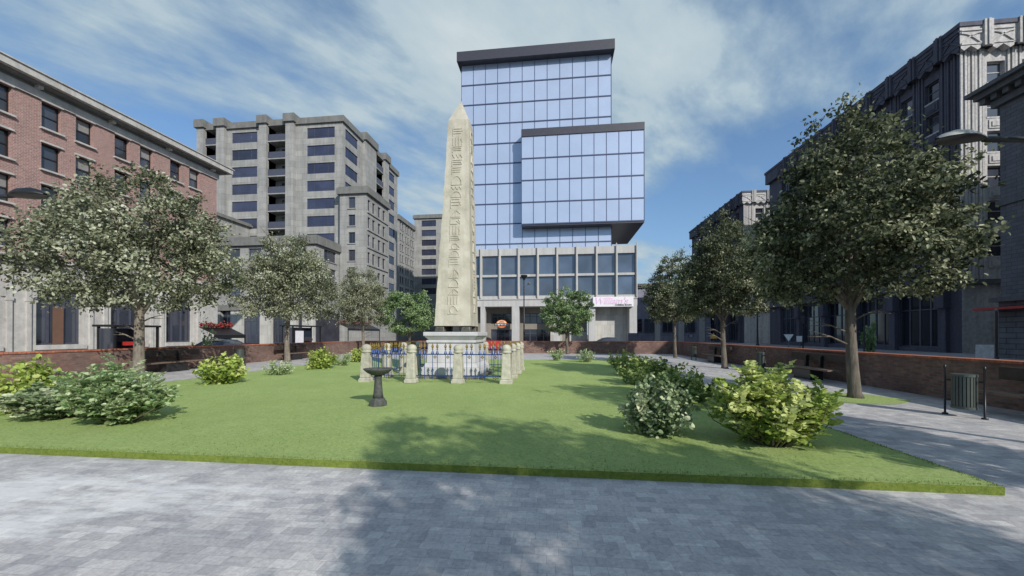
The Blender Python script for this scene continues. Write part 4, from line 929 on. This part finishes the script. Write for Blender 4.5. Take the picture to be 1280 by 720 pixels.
# ---------------------------------------------------------------- street lamps
def arm_lamp(label, hx, hy, hz, px_, py_, s, top='lamp_top'):
    t = thing('street_lamp', label, 'street lamp', (px_, py_, 0), group='curved-arm street lamps beside the square')
    m = MB(); m.lathe([(.16, 0), (.16, .25), (.10, .35), (.075, .9), (.06, hz-.45)], px_*0, 0, 12); m.build('pole', 'metal_black', t, smooth=True)
    dx, dy = hx-px_, hy-py_; L = sqrt(dx*dx+dy*dy); ux, uy = dx/L, dy/L
    pts = [(0, 0, hz-.5), (ux*.12*L, uy*.12*L, hz-.28), (ux*.32*L, uy*.32*L, hz-.06), (ux*.55*L, uy*.55*L, hz), (ux*(L-.3), uy*(L-.3), hz)]
    m = MB(); m.tube(pts, [.055, .05, .045, .04, .04], 10); m.build('arm', 'metal_black', t, smooth=True)
    pts = [(0, 0, hz-.75), (ux*.1*L, uy*.1*L, hz-.62), (ux*.22*L, uy*.22*L, hz-.35), (ux*.4*L, uy*.4*L, hz-.04)]; m = MB(); m.tube(pts, .018, 6); m.build('brace', 'metal_black', t)
    vx, vy = -uy, ux; m = MB(); b = MB(); prof = [(-.36, .05, .05), (-.22, .11, .08), (0, .17, .125), (.2, .165, .13), (.36, .10, .08), (.44, .03, .02)]
    for q, (mm, sg) in enumerate(((m, 1), (b, -.35))):
        vs = []; n = 8
        for a, wd, hh in prof:
            for i in range(n+1):
                th = pi*i/n; vs.append((dx+ux*a*s+vx*wd*s*cos(th)*1.15, dy+uy*a*s+vy*wd*s*cos(th)*1.15, hz-.0+hh*s*sin(th)*sg))
        mm.add(vs, [(j*(n+1)+i, j*(n+1)+i+1, (j+1)*(n+1)+i+1, (j+1)*(n+1)+i) for j in range(len(prof)-1) for i in range(n)]+[tuple(range(n+1))])
    m.build('lamp_head', top, t, smooth=True); b.build('lens', 'lamp_glass', t, smooth=True)
    return t
arm_lamp('curved-arm street lamp reaching in from the right edge, above the path', 5.58, 6.0, 4.40, 7.9, 6.3, .82)
arm_lamp('dark curved-arm street lamp reaching in from the left edge, before the brick building', -11.3, 7.0, 4.68, -13.9, 7.0, 1.1, 'metal_black')
def pole_lamp(x, y, h, label, s=1, two=True):
    t = thing('street_lamp', label, 'street lamp', (x, y, 0), group='straight street lamps')
    m = MB(); m.lathe([(.14*s, 0), (.14*s, .4), (.09*s, .55), (.07*s, 1.5), (.05*s, h-.3)], n=10); m.build('pole', 'metal_black', t, smooth=True)
    m = MB(); m.lathe([(.06*s, h-.5), (.1*s, h-.42), (.32*s, h-.12), (.34*s, h), (.05*s, h+.05)], n=10); m.build('lamp_head', 'metal_black', t)
    if two: m = MB(); m.tube([(0, 0, h-1.1), (.25, 0, h-1.0), (.5, 0, h-.85)], .03, 6); m.lathe([(.12, h-.95), (.17, h-.8), (.1, h-.72)], .5, 0, 8); m.build('side_lamp', 'metal_grey', t)
    return t
pole_lamp(-3.2, 38.0, 7.55, 'black lamp post with a box head standing before the tower podium')
pole_lamp(24.5, 50.5, 6.6, 'thick black lamp post on the far pavement between the dark trees', 1.5, False)
pole_lamp(20.2, 70, 5.6, 'thin black post seen left of the farthest right hand tree', 1.2, False)
def post(x, y, h, label, cat='post', nm='bollard_post'):
    t = thing(nm, label, cat, (x, y, .0)); m = MB(); m.lathe([(.09, 0), (.09, .3), (.06, .4), (.05, h)], n=8); m.build('pole', 'metal_black', t); m = MB(); m.lathe([(.05, h), (.09, h+.05), (.06, h+.14), (.01, h+.18)], n=8); m.build('finial', 'metal_grey', t); return t
post(26.7, 37.0, 3.3, 'black street post beside the thin sapling across the right street')
post(26.3, 26.4, 3.1, 'black street post by the sign board near the red awning')
# road signs across the right street
def road_sign(x, y, h, shape, mat, label, rz=0):
    t = thing('road_sign', label, 'road sign', (x, y, 0), rz); m = MB(); m.lathe([(.04, 0), (.035, h+.3)], n=8); m.build('pole', 'metal_grey' if mat != 'red' else 'metal_black', t)
    n = {'o': 20, 't': 3, 'v': 3, 'q': 4}[shape]; r = {'o': .42, 't': .5, 'v': .5, 'q': .45}[shape]; a0 = {'o': 0, 't': pi/2, 'v': -pi/2, 'q': pi/4}[shape]
    m = MB(); P_ = [(r*cos(a0+2*pi*i/n), -.05, h+r*sin(a0+2*pi*i/n)) for i in range(n)]; Q = [(a, -.08, c) for a, b, c in P_]; m.add(P_+Q, [tuple(range(n)), tuple(range(n, 2*n))]+[(i, (i+1) % n, n+(i+1) % n, n+i) for i in range(n)]); m.build('plate', mat, t)
    if shape == 'o': m = MB(); P_ = [(r*.72*cos(2*pi*i/n), -.085, h+r*.72*sin(2*pi*i/n)) for i in range(n)]; m.add(P_, [tuple(range(n))]); m.build('plate_centre', 'wall_shadow', t)
    return t
road_sign(21.5, 65, 1.45, 'o', 'metal_black', 'round dark road sign beyond the farthest right hand trees', -.2)
road_sign(20.7, 54, 1.4, 't', 'yellow', 'orange triangular road sign left of the second right hand tree', -.2)
road_sign(24.6, 44.3, 1.45, 'v', 'white', 'small white triangular road sign between the dark trees', -.4)
road_sign(27.0, 46.5, 1.2, 'q', 'white', 'small white square notice on a post right of the triangular sign', -.4)
t = thing('traffic_light', 'dark traffic light on a pole beside the white notice across the right street', 'traffic light', (26.2, 44.6, 0), -.5)
m = MB(); m.lathe([(.07, 0), (.06, 3.6)], n=8); m.build('pole', 'metal_black', t)
m = MB(); m.box(-.17, -.2, 2.8, .17, -.05, 3.7); m.build('signal_box', 'metal_black', t, bevel=.02)
for z in (2.95, 3.25, 3.55): m = MB(); m.tube([(0, -.2, z), (0, -.23, z)], .09, 10); m.build('lens', 'lamp_glass', t)
t = thing('sandwich_board', 'pale leaning sandwich board on the pavement near the red awning', 'sign board', (24.9, 25.6, 0), -.9)
for s in (-1, 1):
    m = MB(); m.add([(-.35, s*.32, 0), (.35, s*.32, 0), (.35, s*.03, 1.1), (-.35, s*.03, 1.1), (-.35, s*.28, 0), (.35, s*.28, 0), (.35, 0, 1.1), (-.35, 0, 1.1)], [(0,1,2,3),(4,5,6,7),(0,3,7,4),(1,2,6,5),(2,3,7,6)]); m.build('panel', 'ornate', t)

# ---------------------------------------------------------------- benches and bins (local x runs along the wall, -y faces the lawn)
def bench():
    t = thing('bench', '', 'bench', (0, 0, 0), group='wooden benches against the walls')
    m = MB(); m.box(-1.5, -.42, .40, 1.5, .02, .46); m.build('seat', 'wood', t, bevel=.01)
    m = MB(); m.box(-1.55, .12, .70, 1.55, .18, .98); m.build('backrest', 'wood_dark', t, bevel=.01)
    for s in (-.42, .42): m = MB(); m.box(s-.04, .0, .46, s+.04, .12, .9); m.build('back_support', 'metal_black', t)
    m = MB(); m.box(-.5, -.38, 0, .5, .08, .397); m.build('base', 'lamp_glass', t, bevel=.02)
    return t
b0 = bench(); b0.location = (9.72, 16.0, 0); b0.rotation_euler = (0, 0, -pi/2); b0['label'] = 'dark wooden bench against the right wall behind the large yellow-green shrub'
dup(b0, (9.72, 24.8, 0), None, 'bench against the right wall partly behind the second tree'); dup(b0, (9.72, 8.3, 0), None, 'bench against the right wall, cut off by the right edge of the photo')
dup(b0, (-17.72, 15.9, 0), pi/2, 'bench with dark base against the left wall beside the nearest left tree'); dup(b0, (-17.72, 24.2, 0), pi/2, 'bench farther back against the left wall, behind the middle left tree')
def litter_bin():
    t = thing('litter_bin', '', 'litter bin', (0, 0, 0), group='slatted litter bins')
    for s in (-.29, .29):
        m = MB(); m.lathe([(.05, 0), (.05, .03), (.018, .04), (.018, .97), (.026, .98), (.02, 1.05), (.004, 1.06)], s, 0, 10); m.build('post', 'metal_grey' if False else 'metal_black', t, smooth=True)
        m = MB(); m.box(min(s, s*.72), -.015, .3, max(s, s*.72), .015, .34); m.box(min(s, s*.72), -.015, .72, max(s, s*.72), .015, .76); m.build('bracket', 'metal_black', t)
    m = MB(); m.lathe([(.15, .185), (.155, .86)], n=18); m.build('liner', 'metal_black', t)
    m = MB()
    for i in range(22):
        a = 2*pi*i/22; c, s_ = cos(a), sin(a); q = .019
        m.add([(.185*c-q*s_, .185*s_+q*c, .2), (.185*c+q*s_, .185*s_-q*c, .2), (.185*c+q*s_, .185*s_-q*c, .84), (.185*c-q*s_, .185*s_+q*c, .84), (.17*c-q*s_, .17*s_+q*c, .2), (.17*c+q*s_, .17*s_-q*c, .2), (.17*c+q*s_, .17*s_-q*c, .84), (.17*c-q*s_, .17*s_+q*c, .84)], [(0,1,2,3),(4,7,6,5),(0,4,5,1),(1,5,6,2),(2,6,7,3),(3,7,4,0)])
    m.build('slats', 'bin_green', t)
    for z in (.17, .83): m = MB(); m.lathe([(.165, z), (.195, z), (.195, z+.05), (.165, z+.05)], n=22); m.build('rim', 'bin_green', t)
    return t
l0 = litter_bin(); l0.location = (8.37, 9.0, 0); l0.rotation_euler = (0, 0, -1.15); l0['label'] = 'slatted litter bin on two posts near the right wall, nearest the camera'
dup(l0, (9.35, 19.0, 0), -1.4, 'slatted litter bin by the right wall near the dark wooden bench'); dup(l0, (9.2, 27.3, 0), -1.4, 'litter bin by the right wall near the farthest trees'); dup(l0, (-16.9, 18.9, 0), 1.4, 'litter bin by the left wall beside the lone yellow-green shrub')

# ---------------------------------------------------------------- cars beyond the walls (length along local x)
def car(label, loc, rz):
    t = thing('parked_car', label, 'car', loc, rz, 'cars parked beyond the walls')
    def sect(x, zb, zt, w): return [(x, -w, zb), (x, -w, zt*.62+zb*.38), (x, -w*.93, zt), (x, w*.93, zt), (x, w, zt*.62+zb*.38), (x, w, zb)]
    xs = [(-2.25, .35, .78, .72), (-2.1, .22, .92, .84), (-1.3, .2, .95, .88), (0, .2, .93, .89), (1.2, .2, .9, .88), (2.0, .22, .78, .82), (2.25, .32, .62, .7)]
    m = MB(); vs = []; [vs.extend(sect(*q)) for q in xs]; n = 6
    m.add(vs, [(j*n+i, j*n+(i+1) % n, (j+1)*n+(i+1) % n, (j+1)*n+i) for j in range(len(xs)-1) for i in range(n)]+[tuple(range(5, -1, -1)), tuple(36+i for i in range(6))]); m.build('body', 'car_paint', t, smooth=True, bevel=.03)
    cs = [(-1.75, .93, .90, .80), (-1.15, .93, 1.28, .66), (-.5, .93, 1.38, .63), (.25, .93, 1.36, .63), (1.15, .9, .90, .78)]
    m = MB(); vs = []
    for x, zb, zt, w in cs: vs += [(x, -.82, zb-.03), (x, -w, zt-.03), (x, w, zt-.03), (x, .82, zb-.03)]
    m.add(vs, [(j*4+i, j*4+i+1, (j+1)*4+i+1, (j+1)*4+i) for j in range(4) for i in range(3)]); m.build('windows', 'glass_dark', t, smooth=True)
    m = MB(); vs = []
    for x, zt, w in ((-1.2, 1.27, .64), (-.5, 1.375, .62), (.3, 1.355, .62)): vs += [(x, -w, zt-.02), (x, -w*.8, zt), (x, w*.8, zt), (x, w, zt-.02)]
    m.add(vs, [(j*4+i, j*4+i+1, (j+1)*4+i+1, (j+1)*4+i) for j in range(2) for i in range(3)]); m.build('roof', 'car_paint', t, smooth=True)
    for x in (-1.4, 1.4):
        for y in (-.82, .82):
            m = MB(); m.tube([(x, y-.09, .32), (x, y+.09, .32)], .32, 18); wh = m.build('wheel', 'tyre', t); m = MB(); m.tube([(x, y-.1, .32), (x, y+.1, .32)], .19, 12); m.build('rim', 'metal_grey', wh)
    for y in (-.6, .6):
        m = MB(); m.box(2.1, y-.14, .58, 2.22, y+.14, .68); m.build('headlight', 'white', t); m = MB(); m.box(-2.26, y-.14, .66, -2.2, y+.14, .78); m.build('tail_light', 'red', t)
    return t
c0 = car('dark parked car behind the left wall beside the young sapling', (-22.5, 24.0, 0), pi/2+.0)
dup(c0, (6.4, 46.0, 0), 0, 'dark parked car behind the far wall before the white garage bay')

# ---------------------------------------------------------------- shelters, awnings, flowers on the left street
def shelter(label, x, y0, y1, h, poster):
    t = thing('bus_shelter', label, 'bus shelter', (x, (y0+y1)/2, 0), group='bus shelters on the left street'); L = (y1-y0)/2
    for yy in (-L, L):
        for xx in (0, -1.2): m = MB(); m.box(xx-.06, yy-.06, 0, xx+.06, yy+.06, h); m.build('post', 'metal_black', t)
    m = MB(); m.box(-1.5, -L-.15, h, .15, L+.15, h+.14); m.build('roof', 'metal_black', t, bevel=.02)
    m = MB(); m.box(-1.22, -L+.06, .3, -1.18, L-.06, h-.1); m.build('back_glass', 'glass_blue', t)
    m = MB(); m.box(-1.2, -L-.02, .3, -.1, -L+.02, h-.1); m.build('side_panel', 'glass_dark', t)
    m = MB(); m.box(-.9, -L*.2, .95, -.5, L*.7, 1.2); m.build('bench', 'red' if not poster else 'wood_dark', t)
    if poster: m = MB(); m.box(.07, -L+.1, .5, .12, -L+1.8, h-.35); p = m.build('poster_case', 'metal_black', t); m = MB(); m.box(.123, -L+.25, .65, .13, -L+1.65, h-.5); m.build('poster', 'sign_white', p)
    return t
shelter('dark framed bus shelter with a red bench behind the left wall', -28.5, 21.9, 24.6, 2.2, False)
shelter('long dark bus shelter with a white poster behind the middle left tree', -29.0, 39.6, 44.6, 2.6, True)
def awning(label, x, y0, y1, z, flowers=True, seed=1):
    t = thing('awning', label, 'awning', (x, (y0+y1)/2, 0), group='dark awnings with red flowers'); L = (y1-y0)/2
    m = MB(); m.add([(0, -L, z-.7), (0, L, z-.7), (-1.6, L, z), (-1.6, -L, z), (0, -L, z-1.0), (0, L, z-1.0)], [(0,1,2,3),(0,1,5,4)]); m.build('canopy', 'metal_black', t)
    for yy in (-L, L): m = MB(); m.box(-.05, yy-.04, 0, .03, yy+.04, z-.7); m.build('post', 'metal_black', t)
    rng = np.random.default_rng(seed); n = 500; C = np.stack([rng.uniform(-1.6, -1.2, n), rng.uniform(-L, L, n), z+.05+np.abs(rng.normal(0, .16, n))], 1)
    me = leaves_mesh('flowers', C, rng.normal(0, 1, (n, 3)), rng.normal(0, 1, (n, 3)), rng.uniform(.1, .2, n), np.full(n, .06), rng.uniform(0, 1, n)); link('flowers', me, 'flower', t); return t
awning('small dark awning topped with red flowers beside the brick building corner', -29.5, 30.3, 33.6, 2.35)
awning('long dark awning topped with red flowers behind the left hand trees', -27, 47.5, 56.5, 3.2, seed=2)
t = thing('red_banner', 'plain red banner board hung on the far wall behind the railings', 'banner', (-6.2, 34.5, 0))
m = MB(); m.box(-2.1, -.05, .35, 1.25, .0, 1.12); m.build('board', 'red', t); m = MB(); m.tube([(-2.1, -.06, .33), (-2.1, -.06, 1.16)], .02, 6); m.tube([(1.25, -.06, .33), (1.25, -.06, 1.16)], .02, 6); m.build('batten', 'metal_grey', t)
